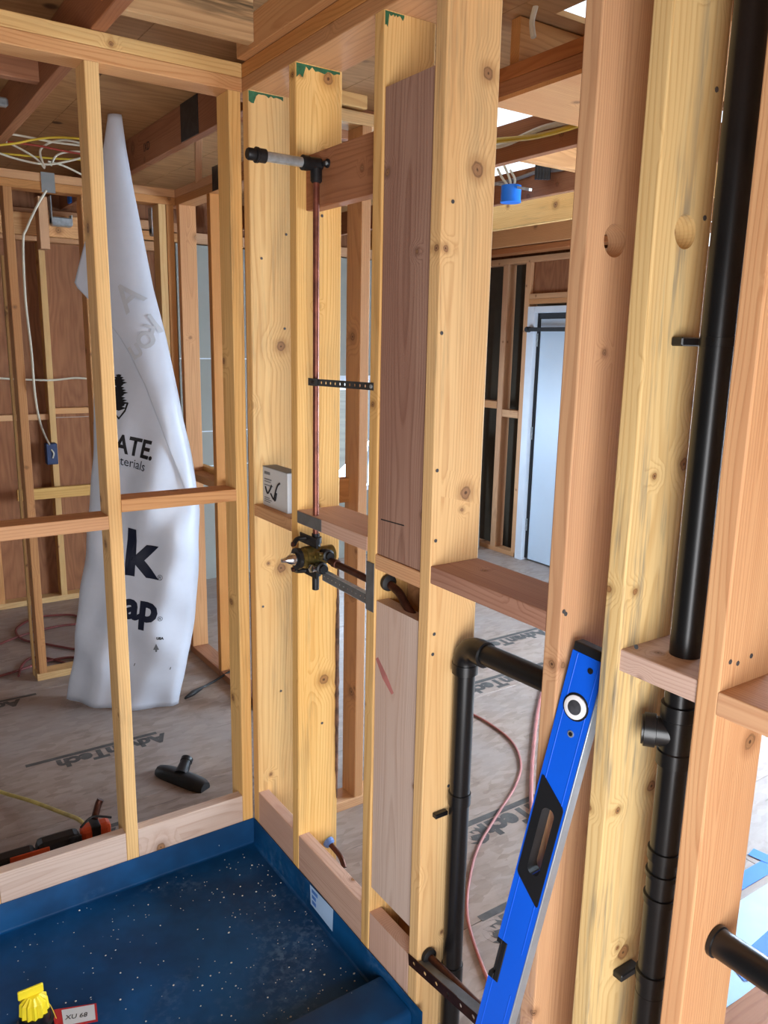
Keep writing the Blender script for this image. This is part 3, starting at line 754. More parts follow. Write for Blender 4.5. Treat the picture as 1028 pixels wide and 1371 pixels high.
# drain test plug with its tag
dp = thing('drain_plug', 'yellow drain test plug standing in the blue shower pan', 'drain plug', (-.80, -.41, .006))
lathe2('plug_body', [(0, .045), (.02, .045), (.024, .038), (.05, .036)], (-.80, -.41, .006), (0, 0, 1), M['abs'], dp)
bm = bmesh.new()
for k in range(26):
    a = 2*PI*k/26; r_ = .036 if k % 2 else .030
    for h, rr in ((.05, r_), (.085, r_*.92), (.098, r_*.45)):
        bm.verts.new((-.80+rr*math.cos(a), -.41+rr*math.sin(a), .006+h))
bm.verts.ensure_lookup_table(); V = bm.verts
for k in range(26):
    j = (k+1) % 26
    for h in range(2): bm.faces.new((V[3*k+h], V[3*j+h], V[3*j+h+1], V[3*k+h+1]))
bm.faces.new([V[3*k+2] for k in range(26)])
put('cap', bm_mesh(bm, 'cap'), M['yellow'], dp)['label'] = 'ribbed yellow cap'
box('wing', (-.835, -.414, .104), (-.775, -.406, .128), M['yellow'], dp, .002)
tg = thing('paper_tag', 'red and white tag tied to the yellow drain plug', 'tag')
zt = .024
ta, tb = at(70, 1352, 2, zt), at(129, 1343, 2, zt); tcx = at(131, 1367, 2, zt); tdx = at(74, 1378, 2, zt)
poly('tag_card', [ta, tb, tcx, tdx], M['tag_red'], tg, .0012, (0, 0, -1))
def tl(s, t): return (ta*(1-s)+tb*s)*(1-t)+(tdx*(1-s)+tcx*s)*t+Vector((0, 0, .0004))
poly('tag_label', [tl(.20, .10), tl(.95, .06), tl(.95, .90), tl(.20, .92)], M['white_card'], tg, .0003, (0, 0, 1))
ux = (tb-ta).normalized()
text('handwriting', 'XU 68', .020, tl(.52, .55)+Vector((0, 0, .0006)), ux, Vector((0, 0, 1)).cross(ux), M['ink'], tg, extrude=.0002)
tube('tie', [tl(.06, .5)+Vector((0, 0, .001)), (-.765, -.41, .06), (-.79, -.41, .085)], .0012, M['cable_yellow'], tg, 6, 5)

# shower arm and riser
ry = -.415; rx = .012; zr = at(424, 220, 0, rx).z
sa = thing('shower_riser', 'copper shower riser with galvanised stub arm at its top', 'pipe', (rx, ry, 1.19))
tube('riser_pipe', [(rx, ry, 1.185), (rx, ry, zr-.03)], .0085, M['copper'], sa, 16)
xa = at(349, 211, 1, ry).x
lathe2('elbow_body', [(0, .012), (.004, .0150), (.034, .0150), (.038, .012)], (rx, ry, zr-.044), (0, 0, 1), M['blackiron'], sa)
lathe2('elbow_body', [(0, .012), (.006, .0165), (.036, .0165), (.042, .0185), (.056, .0185), (.058, .012)], (rx+.016, ry, zr), (-1, 0, 0), M['blackiron'], sa)
for dy in (-.030, .030):
    lathe2('elbow_ear', [(0, .011), (.004, .011)], (.0295, ry+dy, zr), (-1, 0, 0), M['blackiron'], sa, 14)
    lathe2('screw', [(0, .005), (.003, .005), (.004, .002)], (.0254, ry+dy, zr), (-1, 0, 0), M['steel'], sa, 10)
box('elbow_web', (.018, ry-.03, zr-.006), (.029, ry+.03, zr+.006), M['blackiron'], sa, .002)
L_ = rx-.036-xa
tube('stub_arm', [(rx-.036, ry, zr), (xa, ry, zr)], .0122, M['steel'], sa, 20, label='shiny galvanised steel nipple')
lathe2('pipe_cap', [(-.002, .0125), (0, .0165), (.018, .0165), (.020, .0185), (.026, .0185), (.028, .014), (.044, .0145), (.048, .012)], (xa+.012, ry, zr), (-1, 0, 0), M['blackiron'], sa)
ps = thing('pipe_strap', 'dark perforated strap holding the copper riser to a stud', 'strap')
zs = .5*(at(412, 512, 0, rx).z+at(493, 516.5, 0, rx).z)
def perforated(name, a, b, h, t, mat, parent, pitch, hole, up=(0, 0, 1)):
    a = Vector(a); b = Vector(b); L = (b-a).length; n_ = max(2, int(L/pitch)); bm = bmesh.new()
    fr_ = frame(b-a, up).to_4x4(); seg = 8
    for i in range(n_):
        x0, x1 = L*i/n_, L*(i+1)/n_; xc = (x0+x1)/2
        sq = []
        for k in range(seg):
            an = 2*PI*k/seg; c_, s_ = math.cos(an), math.sin(an)
            kk = 1/max(abs(c_), abs(s_)); sq.append((xc+(x1-x0)/2*c_*kk, h/2*s_*kk))
        ho = [(xc+hole*math.cos(2*PI*k/seg), hole*math.sin(2*PI*k/seg)) for k in range(seg)]
        for zz in (-t/2, t/2):
            o_ = [bm.verts.new((x, y, zz)) for x, y in sq]; h_ = [bm.verts.new((x, y, zz)) for x, y in ho]
            for k in range(seg):
                bm.faces.new((o_[k], o_[(k+1) % seg], h_[(k+1) % seg], h_[k]))
            if zz < 0: lo_ = (o_, h_)
            else:
                for k in range(seg):
                    bm.faces.new((lo_[1][k], lo_[1][(k+1) % seg], h_[(k+1) % seg], h_[k]))
                    bm.faces.new((lo_[0][k], lo_[0][(k+1) % seg], o_[(k+1) % seg], o_[k]))
    bmesh.ops.remove_doubles(bm, verts=bm.verts, dist=1e-5)
    bmesh.ops.recalc_face_normals(bm, faces=bm.faces)
    return put(name, bm_mesh(bm, name), mat, parent, Matrix.Translation(a) @ fr_)
perforated('strap_band', (rx-.010, ry-.012, zs), (-.0012, BY['b2']-.020, zs+.004), .018, .0016, M['steel_dark'], ps, .024, .0042)
tube('strap_loop', [(rx-.0095, ry-.014, zs), (rx-.011, ry, zs), (rx-.006, ry+.011, zs), (rx+.004, ry+.012, zs)], .006, M['steel_dark'], ps, 8, 4)
box('strap_clip', (rx-.0135, ry-.030, zs-.010), (rx-.0105, ry+.020, zs+.010), M['steel_dark'], ps, .001)
lathe2('screw', [(0, .005), (.003, .005), (.004, .002)], (-.0015, BY['b2']-.012, zs+.004), (-1, 0, 0), M['steel'], ps, 10)

# mixing valve
vy, vz = at(413, 745, 0, -.01).y, at(413, 745, 0, -.01).z
vy = -.418
va = thing('shower_valve', 'brass and black shower mixing valve below the copper riser', 'valve', (0, vy, vz))
lathe2('valve_body', [(-.045, .026), (.0, .026), (.002, .031), (.045, .031), (.047, .028), (.058, .028)], (.018, vy, vz), (-1, 0, 0), M['brass'], va)
lathe2('bonnet_ring', [(0, .027), (.003, .0305), (.013, .0305), (.015, .020), (.018, .020)], (-.040, vy, vz), (-1, 0, 0), M['blackiron'], va)
lathe2('cartridge_stem', [(0, .018), (.010, .017), (.020, .012), (.028, .008), (.040, .006), (.041, .002)], (-.056, vy, vz), (-1, 0, 0), M['chrome'], va, 16)
for s_ in (1, -1):
    lumber('mounting_wing', (-.007, vy-.034, vz+s_*.044-.014), (-.001, vy+.062, vz+s_*.044+.014), M['blackiron'], va, 1, .002)
    tube('yoke_arm', [(-.004, vy+.030, vz+s_*.048), (-.030, vy+.034, vz+s_*.046), (-.048, vy+.020, vz+s_*.036)], .007, M['blackiron'], va, 10, 4)
    lathe2('screw', [(0, .007), (.005, .007), (.006, .004)], (-.048, vy+.022, vz+s_*.036), (-1, 0, .2*s_), M['copper_dark'], va, 12)
lathe2('top_port', [(0, .013), (.012, .013), (.013, .0165), (.03, .0165), (.031, .011), (.04, .011)], (rx, ry, vz+.024), (0, 0, 1), M['blackiron'], va)
lathe2('bottom_port', [(0, .012), (.02, .012), (.022, .015), (.034, .015), (.036, .010), (.075, .010), (.077, .006)], (rx, ry, vz-.024), (0, 0, -1), M['blackiron'], va)
for dz, dx in ((.012, .02), (-.022, .0)):
    lathe2('side_port', [(0, .013), (.016, .013), (.018, .017), (.034, .017), (.036, .012), (.046, .012)], (dx, vy-.022, vz+dz), (0, -1, 0), M['blackiron'], va)
    lathe2('stop_screw', [(0, .009), (.016, .009), (.018, .011), (.024, .011), (.026, .006)], (dx-.010, vy-.046, vz+dz), (-1, -.2, .15), M['chrome'] if dz < 0 else M['brass'], va, 14)
# copper branch and support channel running to the next stud
pa, pb = at(431, 746, 0, .02), at(489, 774, 0, .02)
sp = thing('supply_pipe', 'dark copper supply pipe from the valve into the next stud', 'pipe')
tube('pipe_run', [(.02, vy-.066, pa.z), (.02, BY['b2']+.002, pb.z)], .0098, M['copper_dark'], sp, 16)
lathe2('coupling', [(0, .0098), (.001, .0122), (.022, .0122), (.023, .0098)], (.02, vy-.082, pa.z-.0004), (0, -1, 0), M['copper_dark'], sp, 16)
qa, qb = at(424, 766, 0, .006), at(488, 800, 0, .006)
sc_ = thing('support_channel', 'grey slotted steel channel below the copper supply pipe', 'channel')
a0, b0_ = Vector((.004, vy-.05, qa.z)), Vector((.004, BY['b2']+.0015, qb.z))
perforated('channel_web', a0, b0_, .026, .0018, M['plate'], sc_, .02, .0022)
for s_ in (1, -1):
    beam('channel_lip', a0+Vector((.006, 0, s_*.0130)), b0_+Vector((.006, 0, s_*.0130)), .014, .0018, (1, 0, 0), M['steel'], sc_, .0004)
# nail plates
def nail_plate(lo, hi, face):
    o = box('nail_plate', lo, hi, M['plate'], wb, .0006)
    return o
p0_, p1_ = at(401, 688, 0, -.001), at(430, 706, 0, -.001)
nail_plate((-.0016, p1_.y, 1.2245), (-.0003, BY['b1']-T-.002, 1.2585), 'x')
zt_, zb_ = at(494, 752, 0, -.001).z, at(491, 816, 0, -.001).z
nail_plate((-.0018, BY['b2']-T+.001, zb_), (-.0005, BY['b2']-.001, zt_), 'x')
# copper stub inside the filler bay
cs = thing('copper_stub', 'bent dark copper stub with black grommet between the filler boards', 'pipe')
tube('pipe_bend', [(.035, BY['b2']-T-.001, 1.148), (.035, -.790, 1.135), (.032, -.832, 1.108), (.028, BY['b3']+.001, 1.068)], .0105, M['copper_dark'], cs, 14, 5)
lathe2('grommet', [(0, .017), (.004, .021), (.014, .021), (.018, .013)], (.035, BY['b2']-T-.0008, 1.148), (0, -1, 0), M['rubber'], cs, 18)
cl_ = Vector((.032, -.838, 1.103)); cdir = Vector((-.004, -.08, -.04)).normalized()
lathe2('pipe_label', [(0, .0109), (.018, .0109)], cl_, cdir, M['white_card'], cs, 14)
# box on the left blocking
bx = thing('cardboard_box', 'small white carton with black sketch standing on the blocking', 'box')
fx = .022
z0b = 1.2265; hb = .122; yb0, yb1_ = -.058, -.225
box('carton', (fx, yb1_, z0b), (fx+.045, yb0, z0b+hb), M['white_card'], bx, .001)
poly('top_flap', [(fx-.0008, yb1_, z0b+hb+.001), (fx-.0008, yb0, z0b+hb+.001), (fx+.046, yb0, z0b+hb+.0015), (fx+.046, yb1_, z0b+hb+.0015)], M['print_grey'], bx, .0006, (0, 0, 1))
for v_, u_, w_, h_ in ((.86, .10, .040, .009), (.70, .12, .050, .004), (.64, .10, .044, .003), (.55, .12, .060, .003), (.22, .10, .036, .003), (.17, .12, .050, .003), (.12, .10, .040, .003)):
    yc = yb0-.012-w_/2; zc = z0b+hb*v_
    box('printed_line', (fx-.0005, yc-w_/2, zc-h_/2), (fx-.0002, yc+w_/2, zc+h_/2), M['print_grey'], bx)
for pts in ([(.12, .50), (.20, .34), (.30, .44), (.38, .58)], [(.34, .36), (.46, .24), (.52, .40), (.62, .62), (.72, .70)], [(.46, .26), (.52, .22), (.58, .42)]):
    tube('printed_sketch', [(fx-.0003, yb0+(yb1_-yb0)*u_, z0b+hb*v_) for u_, v_ in pts], .0030, M['ink'], bx, 6, 4)

# ================================================================== DRAIN PIPES
R15 = .0245
dr = thing('drain_pipe', 'black plastic drain pipe with elbow beside the tall pine stud', 'pipe')
dx, dy = .088, -.9865
zel = at(640, 872, 0, dx).z
path = [Vector((dx, dy, .0)), Vector((dx, dy, zel-.055))]
tube('vertical_pipe', [(dx, dy, 0.0), (dx, dy, zel-.045)], R15, M['abs'], dr, 28)
slope = .10
yend = BY['b4']-.006
tube('horizontal_pipe', [(dx, dy-.045, zel), (dx, yend, zel+.012)], R15, M['abs'], dr, 28)
el = [(dx, dy, zel-.062), (dx, dy, zel-.040)] + [(dx, dy-.040+.040*math.cos(a), zel-.040+.040*math.sin(a)) for a in [PI/2*k/8 for k in range(1, 8)]] + [(dx, dy-.040, zel), (dx, dy-.066, zel)]
tube('elbow', el, .0285, M['abs'], dr, 28)
lathe2('elbow_hub', [(0, .0285), (.001, .0305), (.024, .0305), (.025, .0285)], (dx, dy, zel-.068), (0, 0, 1), M['abs'], dr, 28)
lathe2('elbow_hub', [(0, .0285), (.001, .0305), (.024, .0305), (.025, .0285)], (dx, dy-.046, zel), (0, -1, 0), M['abs'], dr, 28)
for z, h_ in ((at(610, 1072, 0, dx).z, .030), (at(600, 1310, 0, dx).z-.02, .075)):
    lathe2('coupling', [(0, R15), (.001, .0275), (h_, .0275), (h_+.001, R15)], (dx, dy, z), (0, 0, 1), M['abs'], dr, 28)
zc_ = at(597, 1076, 0, dx).z
box('pipe_clip', (dx-.058, BY['b3']-T-.016, zc_-.006), (dx-.020, BY['b3']-T-.001, zc_+.006), M['abs'], dr, .002)

vt = thing('vent_stack', 'thick black vent stack rising through the block between right studs', 'pipe')
sx_ = .080; sy_ = at(926, 790, 0, sx_).y
ztee = at(905, 985, 0, sx_).z
tube('stack_pipe', [(sx_, sy_, 0.0), (sx_, sy_, 2.433)], .0258, M['abs'], vt, 28)
lathe2('tee_body', [(0, .0252), (.001, .0305), (.026, .0305), (.028, .0280), (.085, .0280), (.087, .0305), (.112, .0305), (.113, .0252)], (sx_, sy_, ztee-.052), (0, 0, 1), M['abs'], vt, 28)
bd = Vector((-.62, .78, .0)).normalized()
lathe2('tee_branch', [(0, .0255), (.034, .0255), (.035, .0290), (.054, .0290), (.055, .0255), (.058, .0255)], (sx_, sy_, ztee+.004), bd, M['abs'], vt, 28)
for px, py, h_ in ((890, 1150, .020), (882, 1205, .014), (873, 1310, .018), (888, 1173, .010)):
    z = at(px, py, 0, sx_).z
    lathe2('coupling', [(0, .0252), (.001, .0292), (h_, .0292), (h_+.001, .0252)], (sx_, sy_, z), (0, 0, 1), M['abs'], vt, 28)
for px, py in ((930, 458), (850, 1283)):
    p = at(px, py, 1, BY['b5']-T)
    box('pipe_clip', (p.x-.012, BY['b5']-T-.022, p.z-.007), (sx_-.018, BY['b5']-T-.0005, p.z+.007), M['abs'], vt, .002)
    lathe2('clip_band', [(0, .0254), (.0005, .0264), (.014, .0264), (.0145, .0254)], (sx_, sy_, p.z-.007), (0, 0, 1), M['abs'], vt, 28)
hp = thing('stub_pipe', 'black plastic pipe stub jutting out of the rightmost stud', 'pipe')
zh = .765
tube('pipe_run', [(.072, BY['b6']-T+.001, zh), (.072, -2.044, zh+.006)], R15, M['abs'], hp, 28)
lathe2('rim', [(0, R15), (.001, .0275), (.008, .0275), (.009, R15)], (.072, BY['b6']-T-.0005, zh), (0, -1, 0), M['abs'], hp, 28)

# perforated support bar and copper line low on the wall
sb = thing('support_bar', 'brown perforated steel bar low across the pine post', 'bar')
zb0, zb1 = at(545, 1282, 0, -.003).z, at(648, 1371, 0, -.003).z
perforated('bar_web', (-.0028, BY['b3']-.006, zb0), (-.0028, BY['b4']-.02, zb1+.01), .030, .002, M['copper_dark'], sb, .045, .0055)
beam('bar_lip', (-.0028+.012, BY['b3']-T-.004, zb0+.0155), (-.0028+.012, BY['b4']+.002, zb1+.0255), .026, .002, (1, 0, 0), M['plate'], sb, .0004)
cl = thing('copper_line', 'dull copper line with black grommet leaving the pine post', 'pipe')
zq0, zq1 = at(578, 1284, 0, .030).z, at(655, 1360, 0, .030).z
tube('pipe_run', [(.030, BY['b3']-T-.0005, zq0), (.030, BY['b4']-.004, zq1+.004)], .0095, M['copper_dark'], cl, 16)
lathe2('grommet', [(0, .016), (.003, .020), (.012, .020), (.016, .012)], (.030, BY['b3']-T-.0006, zq0), (0, -1, 0), M['rubber'], cl, 18)
# capped stub on the floor behind the sill block
cb_ = thing('capped_stub', 'copper stub with blue cap behind the sill block', 'pipe')
pb_ = at(461, 1162, 1, -.43); pm_ = at(453, 1143, 1, -.388); pt_ = at(442, 1130, 1, -.348)
tube('pipe_bend', [pb_, at(458, 1152, 1, -.412), pm_, pt_], .0085, M['copper_dark'], cb_, 12, 6)
dcap = (pt_-pm_).normalized()
lathe2('cap', [(-.004, .010), (0, .0165), (.008, .0190), (.012, .0185), (.016, .012)], pt_, dcap, plain('blue_cap', lin(96, 130, 190), .45, var=.1), cb_, 18)

# ================================================================== SPIRIT LEVEL
Pt = at(797, 866, 0, .040); Pb = at(607, 1580, 2, 0.001)
ax_ = (Pt-Pb); LL = ax_.length; ax_.normalize()
mid = (Pt+Pb)/2; vw = (mid-CAM).normalized()
w0 = vw.cross(ax_).normalized()
if w0.dot(RIGHT) < 0: w0 = -w0
n0 = -(vw-ax_*vw.dot(ax_)).normalized()
th = math.radians(27)
wv = (w0*math.cos(th)+n0*math.sin(th)).normalized()
nv = wv.cross(ax_); nv = nv if nv.dot(n0) > 0 else -nv
LW, LT = .070, .027
# local frame: X down along the level from the top end, Y to its right edge, Z out of its face
LMW = Matrix((-ax_, wv, nv)).transposed().to_4x4()
if LMW.determinant() < 0: print('level frame is left-handed')
LMW = Matrix.Translation(Pt) @ LMW
LI = LMW.inverted()
lv = thing('spirit_level', 'blue box spirit level leaning between the two right studs', 'level', tuple(Pb))
def lbox(name, lo, hi, mat, bev=.0, seg=1, parent=lv):
    bm = bmesh.new(); box_bm(bm, lo, hi, bev, seg)
    bmesh.ops.recalc_face_normals(bm, faces=bm.faces)
    if LMW.determinant() < 0: bmesh.ops.reverse_faces(bm, faces=bm.faces)
    bm.transform(LMW)
    return put(name, bm_mesh(bm, name), mat, parent)
def lp(px, py, z=0.0):
    p0 = LMW @ Vector((0, 0, LT/2+z)); q_ = LI @ atp(px, py, p0, nv); return q_
def lat(name, prof, p, mat, parent=lv, seg=28, ax=None):
    return lathe2(name, prof, LMW @ Vector(p), (nv if ax is None else ax), mat, parent, seg)
c0, c1 = lp(672, 1258).x, lp(660, 1308).x
h0, h1 = lp(745, 1062).x, lp(712, 1196).x
bm = bmesh.new()
YR = LW/2-.0015
for lo, hi in (((.018, -LW/2), (h0+.036, YR)), ((h0+.036, -LW/2), (h1-.036, -.0125)), ((h0+.036, .0165), (h1-.036, YR)), ((h1-.036, -LW/2), (c0, YR)),
               ((c0, -LW/2+.024), (c1+.004, YR)), ((c1+.004, -LW/2), (LL-.018, YR))):
    box_bm(bm, (lo[0], lo[1], -LT/2), (hi[0], hi[1], LT/2))
bm.transform(LMW)
if LMW.determinant() < 0: bmesh.ops.reverse_faces(bm, faces=bm.faces)
body = put('body', bm_mesh(bm, 'body'), M['level_blue'], lv)
lbox('end_cap', (0, -LW/2-.0008, -LT/2-.0008), (.0178, LW/2+.0005, LT/2+.0008), M['level_black'], .003, 2)
lbox('end_cap', (LL-.0178, -LW/2-.0008, -LT/2-.0008), (LL, LW/2+.0005, LT/2+.0008), M['level_black'], .003, 2)
lbox('measuring_edge', (.018, LW/2-.0012, -LT/2-.0004), (LL-.018, LW/2+.0015, LT/2+.0004), M['alu'], .0006)
for yy in (-LW/2+.012, LW/2-.012):
    for q0, q1 in ((.02, c0-.001), (c1+.005, LL-.02)):
        lbox('face_rib', (q0, yy-.0012, LT/2-.0006), (q1, yy+.0012, LT/2+.0008), M['level_blue'], .0005)
v = lp(777, 950)
lat('vial_ring', [(0, .0205), (.001, .0225), (.004, .0225), (.005, .0205), (.0051, .0145)], (v.x, 0, LT/2), M['white_plastic'])
lat('vial_lens', [(0, .0145), (.0045, .0145), (.0055, .0125)], (v.x, 0, LT/2+.0004), M['vial'])
lat('vial_seat', [(0, .0265), (.0012, .0265)], (v.x, 0, LT/2-.0002), M['level_black'])
v = lp(770, 986); lat('hang_hole', [(0, .0066), (.0012, .0066), (.0013, .0042)], (v.x, v.y*.3, LT/2-.0001), M['alu'], seg=16); lat('hang_hole_core', [(0, .0040), (.0016, .0040)], (v.x, v.y*.3, LT/2), M['level_black'], seg=16)
v = lp(783, 895); lat('hang_hole', [(0, .0055), (.0014, .0055)], (v.x, .010, LT/2), M['level_black'], seg=16)
# hand hole with its black frame
def slot(x0, x1, y0, y1, r, n_=6):
    pts = []
    for cx_, cy_, a0_ in ((x1-r, y1-r, 0), (x0+r, y1-r, PI/2), (x0+r, y0+r, PI), (x1-r, y0+r, 3*PI/2)):
        for k in range(n_+1):
            a = a0_+PI/2*k/n_; pts.append((cx_+r*math.cos(a), cy_+r*math.sin(a)))
    return pts
ins = slot(h0+.036, h1-.036, -.012, .016, .013); outp = slot(h0, h1, -.0300, .0300, .006)
bm = bmesh.new()
def loop(pts, z): return [bm.verts.new((x, y, z)) for x, y in pts]
sh_ = lambda pts: [(x+(.022*(y/.03)), y) for x, y in pts]
zf = LT/2
o1, o2 = loop(sh_(outp), zf-.0005), loop(sh_(outp), zf+.0022); i2 = loop(ins, zf+.0022); i1 = loop(ins, -zf-.002); b1 = loop(sh_(outp), -zf-.002)
def skin(a, b_):
    n_ = len(a)
    for k in range(n_): bm.faces.new((a[k], a[(k+1) % n_], b_[(k+1) % n_], b_[k]))
skin(o1, o2); skin(o2, i2); skin(i2, i1)
bmesh.ops.recalc_face_normals(bm, faces=bm.faces)
bm.transform(LMW); put('hand_hole_frame', bm_mesh(bm, 'hand_hole_frame'), M['level_black'], lv)
# centre vial window on the left edge
lbox('vial_window', (c0+.0003, -LW/2+.013, -LT/2-.001), (c1+.0037, -LW/2+.0237, LT/2+.0015), M['level_black'], .001)
lbox('vial_window', (c0+.0003, -LW/2-.0005, -LT/2-.001), (c0+.010, -LW/2+.0118, LT/2+.0015), M['level_black'], .001)
lbox('vial_window', (c1-.008, -LW/2-.0005, -LT/2-.001), (c1+.0037, -LW/2+.0118, LT/2+.0015), M['level_black'], .001)
tube('centre_vial', [LMW @ Vector((c0+.010, -LW/2+.006, 0)), LMW @ Vector((c1-.008, -LW/2+.006, 0))], .0055, M['vial'], lv, 14)

# ================================================================== LEFT ROOM
# lumber wrap sheet hanging from the rafters
S0 = Vector((.16, 1.196, 0)); SD = Vector((.744, -.668, 0)).normalized(); SN = Vector((SD.y, -SD.x, 0))
SN = SN if SN.dot(CAM-S0) > 0 else -SN         # towards the room we look from
def sz(px, py):
    p = atp(px, py, S0, SN); return ((p-S0).dot(SD), p.z)
def interp(tab, z):
    tab = sorted(tab, key=lambda q_: q_[1])
    if z <= tab[0][1]: return tab[0][0]
    for (s0, z0), (s1, z1) in zip(tab, tab[1:]):
        if z <= z1: return s0+(s1-s0)*(z-z0)/(z1-z0)
    return tab[-1][0]
LE = [sz(*q_) for q_ in ((92, 931), (104, 840), (116, 735), (124, 650), (127, 560), (128, 470), (127, 405), (127, 330), (132, 260), (140, 200), (146, 158))]
RE = [sz(*q_) for q_ in ((239, 944), (248, 905), (257, 860), (263, 800), (267, 740), (267, 680), (262, 640), (252, 590), (240, 530), (222, 450), (205, 385), (190, 310), (178, 250), (169, 200), (163, 156))]
ZB = sz(165, 938)[1]; ZTOP = sz(155, 156)[1]
def wrinkle(s, z):
    return (.014*math.sin(17*s+5*z)*math.sin(4.1*z+1)+.009*math.sin(31*s-9*z+.7)+.006*math.sin(23*z+13*s)+.010*abs(math.sin(9*s-7*z)))*max(0, min(1, (1.75-z)/.7))
def off(s, z):
    l, r_ = interp(LE, z), interp(RE, z); u = max(0, min(1, (s-l)/max(r_-l, 1e-4)))
    w_ = r_-l
    roll = .20*w_*math.sqrt(max(0, 1-(2*u-1)**2))
    fold = .018*math.exp(-((u-.47)/.09)**2)*max(0, min(1, (1.0-z)/.4))
    return roll-fold+wrinkle(s, z)
def to_px(p):
    d = Vector(p)-CAM; w_ = d.dot(_f); return CX+FPX*d.dot(RIGHT)/w_, CY-FPX*d.dot(UP)/w_
def on_sheet(px, py, lift):
    """sheet coordinates of the point of the bulged surface that the pixel looks at"""
    qx, qy = px, py
    for _ in range(8):
        s, z = sz(qx, qy); ax2, ay2 = to_px(S0+SD*s+Vector((0, 0, z))+SN*(off(s, z)+lift))
        qx += (px-ax2)*.8; qy += (py-ay2)*.8
    return sz(qx, qy)
lw = thing('lumber_wrap', 'tall white printed lumber wrap sheet hanging in a twisted cone', 'plastic sheet', tuple(S0))
def grid_sheet(name, lf, rf_, z0, z1, nu, nv_, extra, mat, top=None, thick=.0015):
    bm = bmesh.new(); fr_ = []; bk = []
    for j in range(nv_+1):
        a, b_ = [], []
        for i in range(nu+1):
            u = i/nu; z = z0+(z1-z0)*j/nv_
            l, r_ = lf(z), rf_(z); s = l+(r_-l)*u; zz = z
            if j == 0 and z0 <= ZB+1e-6: zz = max(.002, z+.0-.0)
            p = S0+SD*s+Vector((0, 0, zz))+SN*(off(s, zz)+extra(u, zz))
            a.append(bm.verts.new(p)); b_.append(bm.verts.new(p-SN*thick))
        fr_.append(a); bk.append(b_)
    for j in range(nv_):
        for i in range(nu):
            bm.faces.new((fr_[j][i], fr_[j][i+1], fr_[j+1][i+1], fr_[j+1][i]))
            bm.faces.new((bk[j][i], bk[j+1][i], bk[j+1][i+1], bk[j][i+1]))
    for j in range(nv_):
        bm.faces.new((fr_[j][0], fr_[j+1][0], bk[j+1][0], bk[j][0])); bm.faces.new((fr_[j][nu], bk[j][nu], bk[j+1][nu], fr_[j+1][nu]))
    for i in range(nu):
        bm.faces.new((fr_[0][i], bk[0][i], bk[0][i+1], fr_[0][i+1])); bm.faces.new((fr_[nv_][i], fr_[nv_][i+1], bk[nv_][i+1], bk[nv_][i]))
    bmesh.ops.recalc_face_normals(bm, faces=bm.faces)
    return put(name, bm_mesh(bm, name, smooth=True), mat, lw)
grid_sheet('sheet', lambda z: interp(LE, z), lambda z: interp(RE, z), max(ZB, .003), ZTOP, 36, 90, lambda u, z: 0, M['wrap'])
# folded-over upper layer: left boundary is the diagonal fold, then the loose flap at the far left
FE = [sz(*q_) for q_ in ((255, 655), (248, 632), (238, 605), (222, 560), (205, 515), (185, 475), (168, 447), (152, 430), (138, 420), (124, 405), (101, 381), (108, 352), (122, 300), (131, 262), (140, 200), (146, 158))]
zf0 = FE[0][1]
grid_sheet('folded_flap', lambda z: interp(FE, z), lambda z: interp(RE, z)+.004, zf0, ZTOP+.004, 30, 70, lambda u, z: .012+.006*u*(1-u)*4, M['wrap'])
def wrap_text(s_, size, px, py, mat, bold=0.0, mirror=False, rot=0.0, lift=.0022, squash=1.0, extra=0.0, part='printed_lettering'):
    me = text_mesh(s_, size, 0.0, bold); me.materials.clear()
    bm = bmesh.new(); bm.from_mesh(me); bpy.data.meshes.remove(me)
    bmesh.ops.triangulate(bm, faces=bm.faces)
    for _ in range(2):
        es = [e for e in bm.edges if e.calc_length() > .02]
        if es: bmesh.ops.subdivide_edges(bm, edges=es, cuts=1); bmesh.ops.triangulate(bm, faces=bm.faces)
    c_, s0_ = on_sheet(px, py, lift+extra)
    for v_ in bm.verts:
        x, y = v_.co.x*squash*(-1 if mirror else 1), v_.co.y
        x, y = x*math.cos(rot)-y*math.sin(rot), x*math.sin(rot)+y*math.cos(rot)
        s, z = c_+x, s0_+y
        v_.co = S0+SD*s+Vector((0, 0, z))+SN*(off(s, z)+lift+extra)
    bmesh.ops.recalc_face_normals(bm, faces=bm.faces)
    return put(part, bm_mesh(bm, part), mat, lw)
tl_ = -.09
wrap_text('k', .295, 187, 744, M['navy'], .010, rot=tl_)
wrap_text('\u00ae', .035, 214, 774, M['navy'], rot=tl_)
wrap_text('ap', .180, 188, 814, M['navy'], .007, rot=tl_)
wrap_text('\u00ae', .030, 214, 829, M['navy'], rot=tl_)
wrap_text('TATE.', .112, 172.5, 598, M['ink'], .0030, rot=-.20, squash=.80)
wrap_text('materials', .060, 170, 619, M['navy'], 0, rot=-.20, squash=.85)
wrap_text('USA', .016, 214, 855, M['ink'], .001, rot=tl_)
wrap_text('/', .016, 180, 890, M['ink'], .001, rot=tl_)
wrap_text('/', .016, 228, 895, M['ink'], .001, rot=tl_)
def wrap_poly(name, pts, mat, lift=.0022, extra=0.0):
    bm = bmesh.new(); vs_ = []
    for px, py in pts:
        s, z = on_sheet(px, py, lift+extra); vs_.append(bm.verts.new(S0+SD*s+Vector((0, 0, z))+SN*(off(s, z)+lift+extra)))
    f_ = bm.faces.new(vs_); bmesh.ops.triangulate(bm, faces=[f_])
    for _ in range(2):
        es = [e for e in bm.edges if e.calc_length() > .03]
        if es: bmesh.ops.subdivide_edges(bm, edges=es, cuts=1)
    return put(name, bm_mesh(bm, name), mat, lw)
wrap_poly('printed_mark', [(205, 870), (209, 862), (213, 870), (210.5, 870), (210, 873), (208, 873), (207.5, 870)], M['print_grey'])
